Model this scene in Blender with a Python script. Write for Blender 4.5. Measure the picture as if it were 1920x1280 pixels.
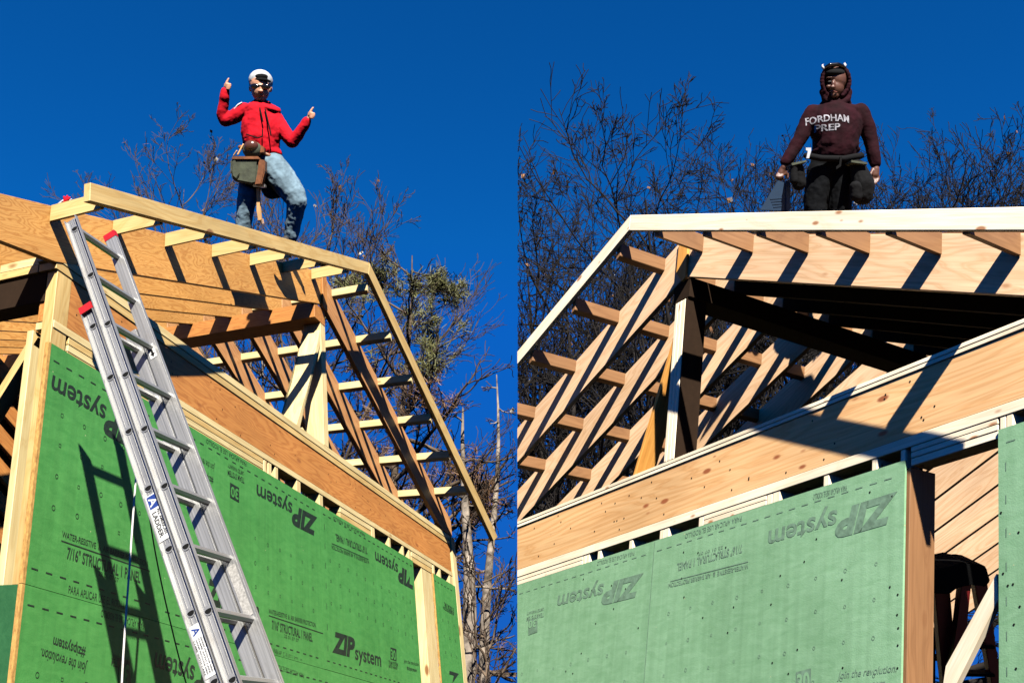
import bpy, bmesh, math, random
import numpy as np
from mathutils import Vector, Matrix, noise
sc = bpy.context.scene
sc.cycles.diffuse_bounces = 0; sc.cycles.max_bounces = 6
for o in list(bpy.data.objects): bpy.data.objects.remove(o)
# ------------------------------------------------------------------ camera
F = 1950.0; CX, CY = 960.0, 640.0          # focal length and centre in photo pixels
PITCH = math.radians(24.0); EYE = 1.6
ct, st = math.cos(PITCH), math.sin(PITCH)
CM = np.array([[1, 0, 0], [0, -st, -ct], [0, ct, -st]], float)   # camera axes -> world axes
def W(p): q = CM @ np.asarray(p, float); return Vector((q[0], q[1], q[2] + EYE))
cam = bpy.data.cameras.new('camera'); camo = bpy.data.objects.new('camera', cam); sc.collection.objects.link(camo)
camo.location = (0, 0, EYE); camo.rotation_euler = (math.pi / 2 + PITCH, 0, 0)
cam.sensor_width = 36.0; cam.lens = 36.0 * F / 1920.0; cam.clip_start = 0.05; cam.clip_end = 3000
sc.camera = camo
# ------------------------------------------------------------------ frames
def nz(a): a = np.asarray(a, float); return a / np.linalg.norm(a)
def ray(x, y): return np.array([x - CX, -(y - CY), -F])
class Frame:
    """axes of one building: u along the wall, v up the studs, n out of the wall"""
    def __init__(s, vu, vv, vn, su, sn, p0, dist):
        s.u = su * nz(ray(*vu)); s.v = nz(ray(*vv)); s.n = sn * nz(ray(*vn)); s.o = ray(*p0) / F * dist
        s.N = nz(np.cross(s.u, s.v)); s.N = s.N if s.N @ s.n > 0 else -s.N
        s.M = np.array([s.u, s.v, s.n]).T; s.Mi = np.linalg.inv(s.M)
    def P(s, u, v, n): return s.o + s.u * u + s.v * v + s.n * n
    def uv(s, x, y, d=0.0):
        r = ray(x, y); q = s.o + s.n * d
        c = s.Mi @ (r * ((q @ s.N) / (r @ s.N)) - s.o); return (c[0], c[1])
LF = Frame((1560, 1524), (491, -2970), (-3004, 1191), 1, -1, (55, 1097), 5.2)
RF = Frame((-548, 1586), (1845, -7000), (4600, 1620), -1, -1, (1697, 862), 5.2)
# ------------------------------------------------------------------ sun and sky
SA, SB = 1.5, -1.5
sd = CM @ nz(LF.n - SA * LF.u - SB * LF.v)
sun_el = math.asin(sd[2]); sun_az = math.atan2(sd[0], sd[1])
sl = bpy.data.lights.new('sun', 'SUN'); sl.energy = 5.0; sl.angle = math.radians(0.5); sl.color = (1.0, 0.95, 0.86)
so = bpy.data.objects.new('sun', sl); sc.collection.objects.link(so)
so.rotation_euler = Vector(sd).to_track_quat('Z', 'Y').to_euler(); so.location = (20 * sd[0], 20 * sd[1], 20 * sd[2])
wd = bpy.data.worlds.new('World'); sc.world = wd; wd.use_nodes = True
nt = wd.node_tree; nt.nodes.clear()
sky = nt.nodes.new('ShaderNodeTexSky'); sky.sky_type = 'NISHITA'; sky.sun_disc = False
sky.sun_elevation = sun_el; sky.sun_rotation = sun_az; sky.altitude = 600; sky.air_density = 1.0; sky.dust_density = 0.0; sky.ozone_density = 4.0
mul = nt.nodes.new('ShaderNodeMix'); mul.data_type = 'RGBA'; mul.blend_type = 'MULTIPLY'; mul.inputs[0].default_value = 1.0
mul.inputs[7].default_value = (0.02, 0.50, 1.0, 1)
bg = nt.nodes.new('ShaderNodeBackground'); bg.inputs[1].default_value = 0.05
out = nt.nodes.new('ShaderNodeOutputWorld')
nt.links.new(sky.outputs[0], mul.inputs[6]); cl = nt.nodes.new('ShaderNodeMix'); cl.data_type = 'RGBA'; cl.blend_type = 'DARKEN'; cl.inputs[0].default_value = 1.0; cl.inputs[7].default_value = (0.06, 0.85, 3.9, 1)
nt.links.new(mul.outputs[2], cl.inputs[6]); nt.links.new(cl.outputs[2], bg.inputs[0]); nt.links.new(bg.outputs[0], out.inputs[0])
sc.view_settings.view_transform = 'Standard'; sc.view_settings.look = 'None'; sc.view_settings.gamma = 1.0
sc.view_settings.use_curve_mapping = False; sc.view_settings.exposure = 1.5
# ------------------------------------------------------------------ materials
def newmat(name, rough=0.6, metal=0.0, spec=0.5):
    m = bpy.data.materials.new(name); m.use_nodes = True; t = m.node_tree
    b = t.nodes['Principled BSDF']; b.inputs['Roughness'].default_value = rough; b.inputs['Metallic'].default_value = metal
    b.inputs['Specular IOR Level'].default_value = spec
    return m, t, b
def N(t, typ, **kw):
    n = t.nodes.new(typ)
    for k, v in kw.items(): setattr(n, k, v)
    return n
def ramp(t, fac, stops):
    r = t.nodes.new('ShaderNodeValToRGB'); e = r.color_ramp.elements
    while len(e) < len(stops): e.new(0.5)
    for el, (p, c) in zip(e, stops): el.position = p; el.color = (*c, 1)
    t.links.new(fac, r.inputs[0]); return r.outputs[0]
def mix(t, fac, a, b, mode='MIX'):
    m = t.nodes.new('ShaderNodeMix'); m.data_type = 'RGBA'; m.blend_type = mode
    for sk, v in ((m.inputs[0], fac), (m.inputs[6], a), (m.inputs[7], b)):
        if hasattr(v, 'links'): t.links.new(v, sk)
        else: sk.default_value = v if isinstance(v, (int, float)) else (*v, 1)
    return m.outputs[2]
def vmul(t, vec, s):
    m = t.nodes.new('ShaderNodeMapping'); m.inputs['Scale'].default_value = s; t.links.new(vec, m.inputs[0]); return m.outputs[0]
def tnoise(t, vec, scale, detail=3, rough=0.5, dist=0.0):
    n = t.nodes.new('ShaderNodeTexNoise'); n.inputs['Scale'].default_value = scale; n.inputs['Detail'].default_value = detail
    n.inputs['Roughness'].default_value = rough; n.inputs['Distortion'].default_value = dist
    t.links.new(vec, n.inputs['Vector']); return n.outputs[0]
def bump(t, b, h, strength=0.3, dist=0.005):
    n = t.nodes.new('ShaderNodeBump'); n.inputs['Strength'].default_value = strength; n.inputs['Distance'].default_value = dist
    t.links.new(h, n.inputs['Height']); t.links.new(n.outputs[0], b.inputs['Normal'])
def wood(name, light, dark, knotc, contrast=0.5, freq=16.0, knots=0.5, along=0.6, rough=0.6, wav=1.0, kd_=1.0, ac=3.2):
    m, t, b = newmat(name, rough)
    at = N(t, 'ShaderNodeAttribute', attribute_name='grain'); g = at.outputs['Vector']
    # slow wander of the growth rings gives cathedral figures
    w1 = tnoise(t, vmul(t, g, (along, ac, ac)), 1.0, 3, 0.45, 0.3 * wav)
    mm = N(t, 'ShaderNodeMath', operation='MULTIPLY'); mm.inputs[1].default_value = freq; t.links.new(w1, mm.inputs[0])
    fr = N(t, 'ShaderNodeMath', operation='PINGPONG'); fr.inputs[1].default_value = 0.5; t.links.new(mm.outputs[0], fr.inputs[0])
    m2 = N(t, 'ShaderNodeMath', operation='MULTIPLY'); m2.inputs[1].default_value = 2.0; t.links.new(fr.outputs[0], m2.inputs[0])
    rings = ramp(t, m2.outputs[0], [(0.0, (0, 0, 0)), (0.55, (0.25, 0.25, 0.25)), (0.82, (1, 1, 1)), (1.0, (0.55, 0.55, 0.55))])
    fine = tnoise(t, vmul(t, g, (3.0, 90, 90)), 1.0, 3, 0.6)
    big = tnoise(t, vmul(t, g, (0.8, 2.0, 2.0)), 1.3, 2)
    c = mix(t, rings, light, dark)
    sc_ = N(t, 'ShaderNodeMath', operation='MULTIPLY'); sc_.inputs[1].default_value = contrast; t.links.new(rings, sc_.inputs[0])
    c = mix(t, sc_.outputs[0], light, dark)
    c = mix(t, 1.0, c, ramp(t, fine, [(0.25, (0.80, 0.78, 0.74)), (0.7, (1.06, 1.06, 1.06))]), 'MULTIPLY')
    c = mix(t, 1.0, c, ramp(t, big, [(0.3, (0.82, 0.80, 0.76)), (0.7, (1.08, 1.07, 1.05))]), 'MULTIPLY')
    v = N(t, 'ShaderNodeTexVoronoi'); v.inputs['Scale'].default_value = 1.0; v.inputs['Randomness'].default_value = 1.0
    t.links.new(vmul(t, g, (3.2 * kd_, 7.5 * kd_, 7.5 * kd_)), v.inputs['Vector'])
    kd = N(t, 'ShaderNodeMath', operation='ADD'); t.links.new(v.outputs['Distance'], kd.inputs[0])
    rn = N(t, 'ShaderNodeSeparateColor'); t.links.new(v.outputs['Color'], rn.inputs[0])
    rm = N(t, 'ShaderNodeMath', operation='MULTIPLY'); rm.inputs[1].default_value = 0.42; t.links.new(rn.outputs[0], rm.inputs[0]); t.links.new(rm.outputs[0], kd.inputs[1])
    kf = ramp(t, kd.outputs[0], [(0.0, (1, 1, 1)), (0.10 + 0.05 * knots, (1, 1, 1)), (0.17 + 0.08 * knots, (0, 0, 0))])
    km = N(t, 'ShaderNodeMath', operation='MULTIPLY'); km.inputs[1].default_value = min(1, knots); t.links.new(kf, km.inputs[0])
    c = mix(t, km.outputs[0], c, knotc)
    t.links.new(c, b.inputs['Base Color']); bump(t, b, fine, 0.12, 0.002)
    return m
M = {}
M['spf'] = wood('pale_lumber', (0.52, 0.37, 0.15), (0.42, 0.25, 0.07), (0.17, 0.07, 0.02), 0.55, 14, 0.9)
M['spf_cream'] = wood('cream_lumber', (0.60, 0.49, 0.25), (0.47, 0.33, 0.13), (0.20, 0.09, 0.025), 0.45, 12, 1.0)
M['lvl'] = wood('fir_plywood_beam', (0.58, 0.30, 0.085), (0.38, 0.15, 0.028), (0.22, 0.06, 0.01), 0.8, 24, 0.6, 1.25, 0.55, 2.2, ac=5.5)
M['redfir'] = wood('orange_fir', (0.46, 0.195, 0.048), (0.31, 0.105, 0.02), (0.16, 0.04, 0.01), 0.75, 22, 0.6, 0.7, ac=4.5)
M['rafter'] = wood('brown_fir', (0.50, 0.25, 0.10), (0.32, 0.13, 0.04), (0.13, 0.04, 0.01), 0.6, 18, 0.5)
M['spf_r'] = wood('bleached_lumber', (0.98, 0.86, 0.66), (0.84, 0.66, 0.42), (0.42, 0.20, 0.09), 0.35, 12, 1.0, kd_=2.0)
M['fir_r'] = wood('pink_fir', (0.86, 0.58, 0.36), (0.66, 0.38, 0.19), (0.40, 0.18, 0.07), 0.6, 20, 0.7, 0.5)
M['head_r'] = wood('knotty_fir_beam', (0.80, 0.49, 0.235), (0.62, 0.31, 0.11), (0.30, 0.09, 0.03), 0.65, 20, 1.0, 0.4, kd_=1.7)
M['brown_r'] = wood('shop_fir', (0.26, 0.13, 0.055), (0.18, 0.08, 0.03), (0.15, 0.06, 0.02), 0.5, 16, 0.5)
M['orange_r'] = wood('orange_nailer', (0.75, 0.36, 0.08), (0.6, 0.24, 0.04), (0.35, 0.12, 0.02), 0.5, 16, 0.4)
def strand(name, c1, c2):
    m, t, b = newmat(name, 0.75); g = N(t, 'ShaderNodeAttribute', attribute_name='grain').outputs['Vector']
    n = tnoise(t, vmul(t, g, (25, 60, 60)), 1.0, 4, 0.7)
    t.links.new(ramp(t, n, [(0.3, c1), (0.7, c2)]), b.inputs['Base Color']); return m
M['osb'] = strand('strand_edge', (0.22, 0.10, 0.02), (0.50, 0.30, 0.08))
def greenmat(name, c, c2, rough):
    m, t, b = newmat(name, rough, 0, 0.35); g = N(t, 'ShaderNodeAttribute', attribute_name='grain').outputs['Vector']
    n1 = tnoise(t, vmul(t, g, (9, 22, 22)), 1.0, 5, 0.65, 0.6); n2 = tnoise(t, g, 1.7, 3); n3 = tnoise(t, g, 140, 2)
    col = mix(t, ramp(t, n1, [(0.35, (0, 0, 0)), (0.68, (1, 1, 1))]), c, c2)
    col = mix(t, 1.0, col, ramp(t, n2, [(0.3, (0.88, 0.9, 0.88)), (0.7, (1.08, 1.06, 1.08))]), 'MULTIPLY')
    # pale scuffs
    sc1 = tnoise(t, vmul(t, g, (2.2, 6, 6)), 1.6, 6, 0.75, 2.5)
    col = mix(t, ramp(t, sc1, [(0.66, (0, 0, 0)), (0.78, (0.35, 0.35, 0.35))]), col, tuple(min(1, x * 1.5 + .04) for x in c2))
    # nicks and bright staples
    vo = N(t, 'ShaderNodeTexVoronoi'); vo.inputs['Scale'].default_value = 5.5; t.links.new(vmul(t, g, (1, 1.6, 1)), vo.inputs['Vector'])
    col = mix(t, ramp(t, vo.outputs['Distance'], [(0.0, (.8, .8, .8)), (0.022, (.8, .8, .8)), (0.03, (0, 0, 0))]), col, (.42, .40, .22))
    # long vertical rain and dust streaks
    st = tnoise(t, vmul(t, g, (26, 0.9, 1)), 1.0, 4, 0.6)
    col = mix(t, 1.0, col, ramp(t, st, [(0.3, (0.88, 0.89, 0.88)), (0.7, (1.07, 1.06, 1.07))]), 'MULTIPLY')
    t.links.new(col, b.inputs['Base Color']); bump(t, b, mix(t, 0.5, n1, n3), 0.35, 0.004); return m
M['green'] = greenmat('green_sheathing', (0.045, 0.195, 0.042), (0.066, 0.24, 0.056), 0.55)
M['green_r'] = greenmat('pale_green_sheathing', (0.18, 0.345, 0.185), (0.23, 0.41, 0.235), 0.6)
def plain(name, col, rough=0.6, metal=0.0, var=0.12, scale=20, bmp=0.0, spec=0.5, stretch=None):
    m, t, b = newmat(name, rough, metal, spec); tc = N(t, 'ShaderNodeTexCoord').outputs['Object']
    if stretch: tc = vmul(t, tc, stretch)
    n = tnoise(t, tc, scale, 4, 0.6)
    t.links.new(ramp(t, n, [(0.3, tuple(max(0, x * (1 - var)) for x in col)), (0.7, tuple(min(1, x * (1 + var)) for x in col))]), b.inputs['Base Color'])
    if bmp: bump(t, b, n, bmp, 0.01)
    return m
M['ink'] = plain('black_ink', (0.006, 0.016, 0.008), 0.6, 0, 0.5, 40)
M['ink_r'] = plain('faded_ink', (0.13, 0.22, 0.145), 0.7, 0, 0.3, 30)
M['black'] = plain('black_paint', (0.006, 0.006, 0.006), 0.8, spec=.1)
M['shade_tone'] = plain('shade_toned_board', (0.02, 0.011, 0.006), 0.9, spec=.1)  # near-black tone puts the shade inside the frames into the board colour
def aluminium():
    m, t, b = newmat('brushed_aluminium', 0.42, 0.55); g = N(t, 'ShaderNodeAttribute', attribute_name='grain').outputs['Vector']
    n = tnoise(t, vmul(t, g, (1.5, 120, 120)), 1.0, 3, 0.6); n2 = tnoise(t, vmul(t, g, (6, 14, 14)), 1.0, 5, 0.7)
    c = ramp(t, n, [(0.3, (0.20, 0.20, 0.195)), (0.7, (0.40, 0.395, 0.38))])
    c = mix(t, ramp(t, n2, [(0.55, (0, 0, 0)), (0.75, (0.5, 0.5, 0.5))]), c, (0.20, 0.18, 0.155))
    t.links.new(c, b.inputs['Base Color']); bump(t, b, n, 0.1, 0.001); return m
M['alu'] = aluminium()
M['redcap'] = plain('red_plastic', (0.35, 0.01, 0.012), 0.35)
M['sticker'] = plain('white_sticker', (0.45, 0.45, 0.44), 0.5, 0, 0.1, 60)
M['blueink'] = plain('blue_ink', (0.01, 0.03, 0.16), 0.5)
M['rope_w'] = plain('white_rope', (0.55, 0.53, 0.48), 0.8, 0, 0.3, 200)
M['rope_b'] = plain('black_rope', (0.012, 0.012, 0.012), 0.8)
# ------------------------------------------------------------------ object helpers
def link(o): sc.collection.objects.link(o)
def tag(o, label=None, cat=None, group=None, kind=None):
    if label: o['label'] = label
    if cat: o['category'] = cat
    if group: o['group'] = group
    if kind: o['kind'] = kind
def thing(name, loc, label, cat, group=None):
    o = bpy.data.objects.new(name, None); link(o); o.location = loc; o.empty_display_size = 0.2
    tag(o, label, cat, group); return o
def rootloc(p):
    v = Vector((0, 0, 0))
    while p: v += p.location; p = p.parent
    return v
def mesh_obj(name, verts, faces, mat, parent=None, origin=None, smooth=False, grain=None, mats=None, fmat=None):
    """verts already in world space"""
    off = rootloc(parent) if parent else Vector(origin or (0, 0, 0))
    me = bpy.data.meshes.new(name); me.from_pydata([tuple(Vector(v) - off) for v in verts], [], faces)
    for m in (mats or [mat]): me.materials.append(m)
    if fmat is not None: me.polygons.foreach_set('material_index', fmat)
    if smooth: me.polygons.foreach_set('use_smooth', [True] * len(me.polygons))
    if grain is not None:
        a = me.attributes.new('grain', 'FLOAT_VECTOR', 'POINT'); a.data.foreach_set('vector', np.asarray(grain, float).ravel())
    me.update(); o = bpy.data.objects.new(name, me); link(o)
    if parent: o.parent = parent
    elif origin is not None: o.location = origin
    return o
RNG = random.Random(7)
CLIPK = 10.0 / F
def prism(fr, poly, d0, d1, mat, name, parent, axis='u', clip=0, bevel=0.0025, slope=0.0, origin=None):
    """polygon (u,v) extruded from n=d0 back to n=d1; axis: grain direction u, v, n or a slope angle in the (u,v) plane"""
    bm = bmesh.new(); n = len(poly)
    A = [bm.verts.new((u, v, d0)) for u, v in poly]; B = [bm.verts.new((u, v, d1)) for u, v in poly]
    bm.faces.new(A); bm.faces.new(B[::-1])
    for i in range(n): bm.faces.new((A[i], B[i], B[(i + 1) % n], A[(i + 1) % n]))
    if bevel: bmesh.ops.bevel(bm, geom=list(bm.edges), offset=bevel, segments=1, affect='EDGES')
    if clip:
        bmesh.ops.transform(bm, matrix=Matrix.Identity(4), verts=bm.verts)
        # half-space in frame coordinates: clip*(X + Z*k) > 0
        c = np.array([1, 0, CLIPK]); cf = fr.M.T @ c; c0 = float(fr.o @ c)
        nn = Vector(cf) * clip; co = -Vector(cf) * c0 / float(cf @ cf)
        r = bmesh.ops.bisect_plane(bm, geom=list(bm.verts) + list(bm.edges) + list(bm.faces), plane_co=co, plane_no=-nn, clear_outer=True)
        ed = [e for e in r['geom_cut'] if isinstance(e, bmesh.types.BMEdge)]
        if ed: bmesh.ops.holes_fill(bm, edges=ed, sides=0)
        if not bm.faces: bm.free(); return None
    bmesh.ops.recalc_face_normals(bm, faces=bm.faces)
    co = np.array([v.co[:] for v in bm.verts]); fs = [[v.index for v in f.verts] for f in bm.faces] if not bm.verts.index_update() else 0
    bm.free()
    ang = slope if axis == 's' else {'u': 0.0, 'v': math.pi / 2, 'n': 0.0}[axis]
    if axis == 'n': g = np.stack([co[:, 2], co[:, 0], co[:, 1]], 1)
    else: g = np.stack([co[:, 0] * math.cos(ang) + co[:, 1] * math.sin(ang), -co[:, 0] * math.sin(ang) + co[:, 1] * math.cos(ang), co[:, 2]], 1)
    g = g + np.array([RNG.uniform(0, 50), RNG.uniform(0, 50), RNG.uniform(0, 50)])
    wv = [W(fr.P(*c)) for c in co]
    # make sure normals point out after the (possibly mirrored) frame transform
    if np.linalg.det(fr.M) < 0: fs = [f[::-1] for f in fs]
    return mesh_obj(name, wv, fs, mat, parent, origin, grain=g)
def rect(u0, u1, v0, v1): return [(u0, v0), (u1, v0), (u1, v1), (u0, v1)]
_fc = {}
def glyphs(text, bold=0.0, shear=0.0):
    key = (text, bold, shear)
    if key in _fc: return _fc[key]
    cu = bpy.data.curves.new('t', 'FONT'); cu.body = text; cu.size = 1; cu.offset = bold; cu.shear = shear; cu.resolution_u = 3
    ob = bpy.data.objects.new('t', cu); link(ob); dg = bpy.context.evaluated_depsgraph_get(); dg.update()
    me = ob.evaluated_get(dg).to_mesh(); vs = np.array([v.co[:2] for v in me.vertices]); fs = [list(p.vertices) for p in me.polygons]
    bpy.data.objects.remove(ob); bpy.data.curves.remove(cu)
    x0, x1 = vs[:, 0].min(), vs[:, 0].max(); vs[:, 0] = (vs[:, 0] - x0) / (x1 - x0); vs[:, 1] /= 0.70   # cap height -> 1
    _fc[key] = (vs, fs); return _fc[key]
class Print:
    """ink marks on one panel, gathered in one sheet"""
    def __init__(s, fr, d): s.fr = fr; s.d = d; s.v = []; s.f = []; s.rr = .0125 if fr is LF else .0085
    def add(s, vs, fs): k = len(s.v); s.v += vs; s.f += [[i + k for i in f] for f in fs]
    def quad(s, pts): s.add([(p[0], p[1]) for p in pts], [[0, 1, 2, 3]])
    def text(s, txt, a, b, h, bold=0.0, shear=0.0, px=True):
        if px: a = s.fr.uv(*a, s.d); b = s.fr.uv(*b, s.d)
        a = np.array(a); b = np.array(b); x = b - a; y = nz([-x[1], x[0]]) * h
        vs, fs = glyphs(txt, bold, shear); s.add([tuple(a + x * p[0] + y * p[1]) for p in vs], fs)
    def logo(s, a, b, h, flip=False):
        a = np.array(s.fr.uv(*a, s.d)); b = np.array(s.fr.uv(*b, s.d)); x = b - a; y = nz([-x[1], x[0]]) * h
        s.text('ZIP', a, a + x * 0.45, h, 0.055, 0.24, px=False); s.text('system', a + x * 0.44 - y * 0.10, b - y * 0.10, h * 0.80, 0.016, 0.05, px=False)
    def line(s, a, b, w, px=True):
        if px: a = s.fr.uv(*a, s.d); b = s.fr.uv(*b, s.d)
        a = np.array(a); b = np.array(b); y = nz([-(b - a)[1], (b - a)[0]]) * w / 2
        s.quad([a - y, b - y, b + y, a + y])
    def dashes(s, u0, u1, v, step=0.11, ln=0.05, w=0.008):
        u = u0
        while u < u1 - ln: s.quad([(u, v), (u + ln, v), (u + ln, v + w), (u, v + w)]); u += step
    def ring(s, u, v, r=0.017, w=0.0035, sq=False):
        k = 4 if sq else 8; a0 = math.pi / 4 if sq else 0
        vs = [(u + q * math.cos(a0 + 2 * math.pi * i / k), v + 1.15 * q * math.sin(a0 + 2 * math.pi * i / k)) for q in (r, r - w) for i in range(k)]
        s.add(vs, [[i, (i + 1) % k, k + (i + 1) % k, k + i] for i in range(k)])
    def marks(s, u0, u1, v0, v1, rs):
        u = u0 + 0.12
        while u < u1 - 0.05:
            v = v0 + 0.14
            while v < v1 - 0.12:
                s.ring(u + rs.uniform(-.006, .006), v + rs.uniform(-.006, .006), s.rr if rs.random() < .6 else s.rr * 1.15, s.rr * .28, rs.random() < .35); v += 0.178
            u += 0.19
    def nails(s, u0, u1, v0, v1, k, rs):
        for _ in range(k):
            u = rs.uniform(u0, u1); v = rs.uniform(v0, v1); r = 0.006
            s.add([(u + r * math.cos(i * 1.047), v + r * math.sin(i * 1.047)) for i in range(6)], [list(range(6))])
    def build(s, mat, parent, name='printed_lettering', clip=0, lim=None):
        V = []; F_ = []
        pts = s.v
        if lim: 
            keep = [lim[0] <= p[0] <= lim[1] and lim[2] <= p[1] <= lim[3] for p in pts]
        else: keep = [True] * len(pts)
        if clip:
            for i, p in enumerate(pts):
                c = s.fr.P(p[0], p[1], s.d); keep[i] = keep[i] and clip * (c[0] + c[2] * CLIPK) > 0
        F_ = [f for f in s.f if all(keep[i] for i in f)]
        if not F_: return None
        used = sorted({i for f in F_ for i in f}); mp = {i: k for k, i in enumerate(used)}
        return mesh_obj(name, [W(s.fr.P(*pts[i], s.d)) for i in used], [[mp[i] for i in f] for f in F_], mat, parent)
# ------------------------------------------------------------------ ground
def ground():
    n = 60; vs = []; fs = []
    rs = random.Random(3)
    xs = [-1] ; S = 900.0
    g = [math.copysign(abs(t) ** 2.2, t) * S for t in np.linspace(-1, 1, n)]
    for y in g:
        for x in g:
            r = math.hypot(x, y)
            vs.append((x, y, -0.02 + 0.25 * noise.noise(Vector((x * .06, y * .06, 0))) * min(1, max(0, (r - 9) / 15))))
    for j in range(n - 1):
        for i in range(n - 1): fs.append([j * n + i, j * n + i + 1, (j + 1) * n + i + 1, (j + 1) * n + i])
    m, t, b = newmat('leaf_litter_ground', 0.95); tc = N(t, 'ShaderNodeTexCoord').outputs['Object']
    a = tnoise(t, tc, 0.6, 5, 0.6); c = tnoise(t, tc, 14, 4, 0.7)
    t.links.new(mix(t, c, ramp(t, a, [(0.35, (0.035, 0.024, 0.014)), (0.65, (0.06, 0.045, 0.027))]), (0.025, 0.017, 0.01)), b.inputs['Base Color']); bump(t, b, c, 0.6, 0.03)
    o = mesh_obj('ground', vs, fs, m, None, (0, 0, 0), smooth=True); tag(o, kind='structure', label='brown leaf-strewn ground around the houses')
ground()
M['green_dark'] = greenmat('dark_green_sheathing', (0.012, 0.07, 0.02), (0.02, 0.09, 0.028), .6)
# ------------------------------------------------------------------ left house
LP = W(LF.P(0, -2.6, 0)); LP.z = 0
LH = thing('timber_house_frame', LP, 'half-built timber house with bright green sheathing and a ladder on its near corner', 'house under construction')
lt = lambda u: 2.302 + .42 * u; lb = lambda u: 1.923 + .4215 * u          # left slope, top and underside
rt = lambda u: 5.584 - .475 * u; rb = lambda u: 5.222 - .478 * u          # right slope
AL = math.atan(.42); AR = -math.atan(.475); PK = 3.667; SP = 0.51
def LB(poly, d0, d1, mat, name, **k): return prism(LF, poly, d0, d1, M[mat], name, LH, **k)
rs = random.Random(11)
panels = [(-.03, 1.155, .003, 1.37), (1.158, 3.4455, .003, 1.37), (3.4485, 5.69, .004, 1.37),
          (-.03, 2.30, -1.215, 0), (2.305, 4.60, -1.215, 0), (4.605, 5.69, -1.215, 0), (6.325, 7.08, .20, 1.37), (6.325, 7.08, -1.215, .195),
          (-.03, 3.44, -2.6, -1.22), (3.445, 5.69, -2.6, -1.22), (6.325, 7.08, -2.6, -1.22)]
PO = []
for i, (a, b_, c, d) in enumerate(panels):
    o = LB(rect(a, b_, c, d), 0, -.014, 'green', 'sheathing_panel', bevel=0); PO.append(o)
    if i in (0, 3, 8): prism(LF, rect(a - .022, a - .001, c, d), 0.001, -.03, M['osb'], 'panel_edge', o, axis='v', bevel=0)
    if i in (6, 7, 10): prism(LF, rect(a - .012, a - .001, c, d), 0.001, -.02, M['osb'], 'panel_edge', o, axis='v', bevel=0)
D = .0016; ZH = .155
p = Print(LF, D); p.logo((270, 808), (98, 707), ZH); p.text('WATER-RESISTIVE  &  AIR BARRIER PROTECTION', (116, 1006), (277, 1062), .034, .012); p.line((115, 1013), (281, 1070), .007)
p.text('7/16" STRUCTURAL 1 PANEL', (125, 1046), (263, 1092), .062, .02); p.text('22 01 07 07', (185, 1078), (222, 1091), .026, .0)
p.text('PARA APLICAR USE EL RODILLO', (128, 1111), (240, 1143), .042, .0); p.dashes(0, 1.13, .085); p.dashes(0, 1.13, 1.27); p.marks(0, 1.1, .3, 1.2, rs); p.build(M['ink'], PO[0], lim=(-.02, 1.14, .01, 1.36))
p = Print(LF, D); p.logo((595, 972), (481, 911), ZH); p.logo((385, 1128), (486, 1155), ZH)
p.text('Join the revolution.', (403, 872), (362, 848), .05, .004, .2); p.text('#zipsystem', (400, 895), (366, 880), .05, .014)
p.text('TEAM SYSTEM', (458, 896), (427, 880), .042, .014); p.text('LIMITED WARRANTY', (457, 884), (427, 868), .03, .008)
q0 = [LF.uv(*a) for a in ((431, 904), (448, 914), (448, 942), (431, 932))]; p.quad(q0)
p.text('WATER-RESISTIVE  &  AIR BARRIER PROTECTION', (504, 1149), (592, 1175), .034, .012); p.line((504, 1153), (606, 1187), .007)
p.text('7/16" STRUCTURAL 1 PANEL', (510, 1178), (586, 1202), .062, .022); p.text('22 01 07 07', (533, 1194), (560, 1203), .024, .0)
p.text('PARA APLICAR USE EL RODILLO', (462, 866), (387, 822), .034, .0); p.text('PARA APLICAR USE EL RODILLO', (513, 1223), (566, 1243), .034, .0)
p.dashes(1.2, 3.42, .07); p.dashes(1.2, 3.42, 1.29); p.marks(2.2, 3.35, .3, 1.0, rs); p.build(M['ink'], PO[1], lim=(1.17, 3.44, .01, 1.36))
def box30(fr, d, px4, h, par, mt):
    a = np.array(fr.uv(*px4[0])); b = np.array(fr.uv(*px4[1])); pp = Print(fr, d); pp.text('30', a, b, h, .03, px=False); pp.build(M[mt], par, 'printed_numeral')
box30(LF, D + .0012, ((446.5, 918), (432.5, 911)), .075, PO[1], 'green')
p = Print(LF, D); p.logo((777, 1078), (703, 1036), ZH); p.logo((623, 1219), (715, 1245), ZH)
p.text('7/16" STRUCTURAL 1 PANEL', (688, 1026), (629, 1000), .062, .022); p.line((691, 1048), (622, 1018), .007); p.text('WATER-RESISTIVE  &  AIR BARRIER PROTECTION', (692, 1050), (622, 1021), .034, .012)
p.text('PARA APLICAR USE EL RODILLO', (684, 1000), (625, 967), .03, .0)
for s_ in ((732, 1212, 743, 1216, .07),): 
    q0 = [LF.uv(*a) for a in ((732, 1235), (743, 1238.5), (743, 1216), (732, 1212.5))]; p.quad(q0)
p.text('TEAM SYSTEM', (729, 1244), (746, 1249), .035, .01); p.text('LIMITED WARRANTY', (729, 1250), (746, 1255), .025, .008)
p.text('Join the revolution.', (757, 1241), (786, 1248), .035, .006, .2); p.text('#zipsystem', (763, 1254), (782, 1259), .035, .014)
p.dashes(3.5, 5.66, .07); p.dashes(3.5, 5.66, 1.30); p.marks(3.5, 5.6, .42, 1.05, rs)
for k in range(5): p.quad([(3.40 - 0, 9), (3.41, 9), (3.41, 9.1), (3.40, 9.1)])
for k in range(7): p.quad(rect(3.52, 3.527, .15 + k * .17, .20 + k * .17))
p.build(M['ink'], PO[2], lim=(3.46, 5.68, .01, 1.36)); box30(LF, D + .0012, ((733, 1233.5), (742, 1236.5)), .085, PO[2], 'green')
p = Print(LF, D); p.text('#zipsystem', (161, 1215), (101, 1193), .055, .014); p.text('Join the revolution.', (164, 1243), (78, 1214), .055, .004, .2)
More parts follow.
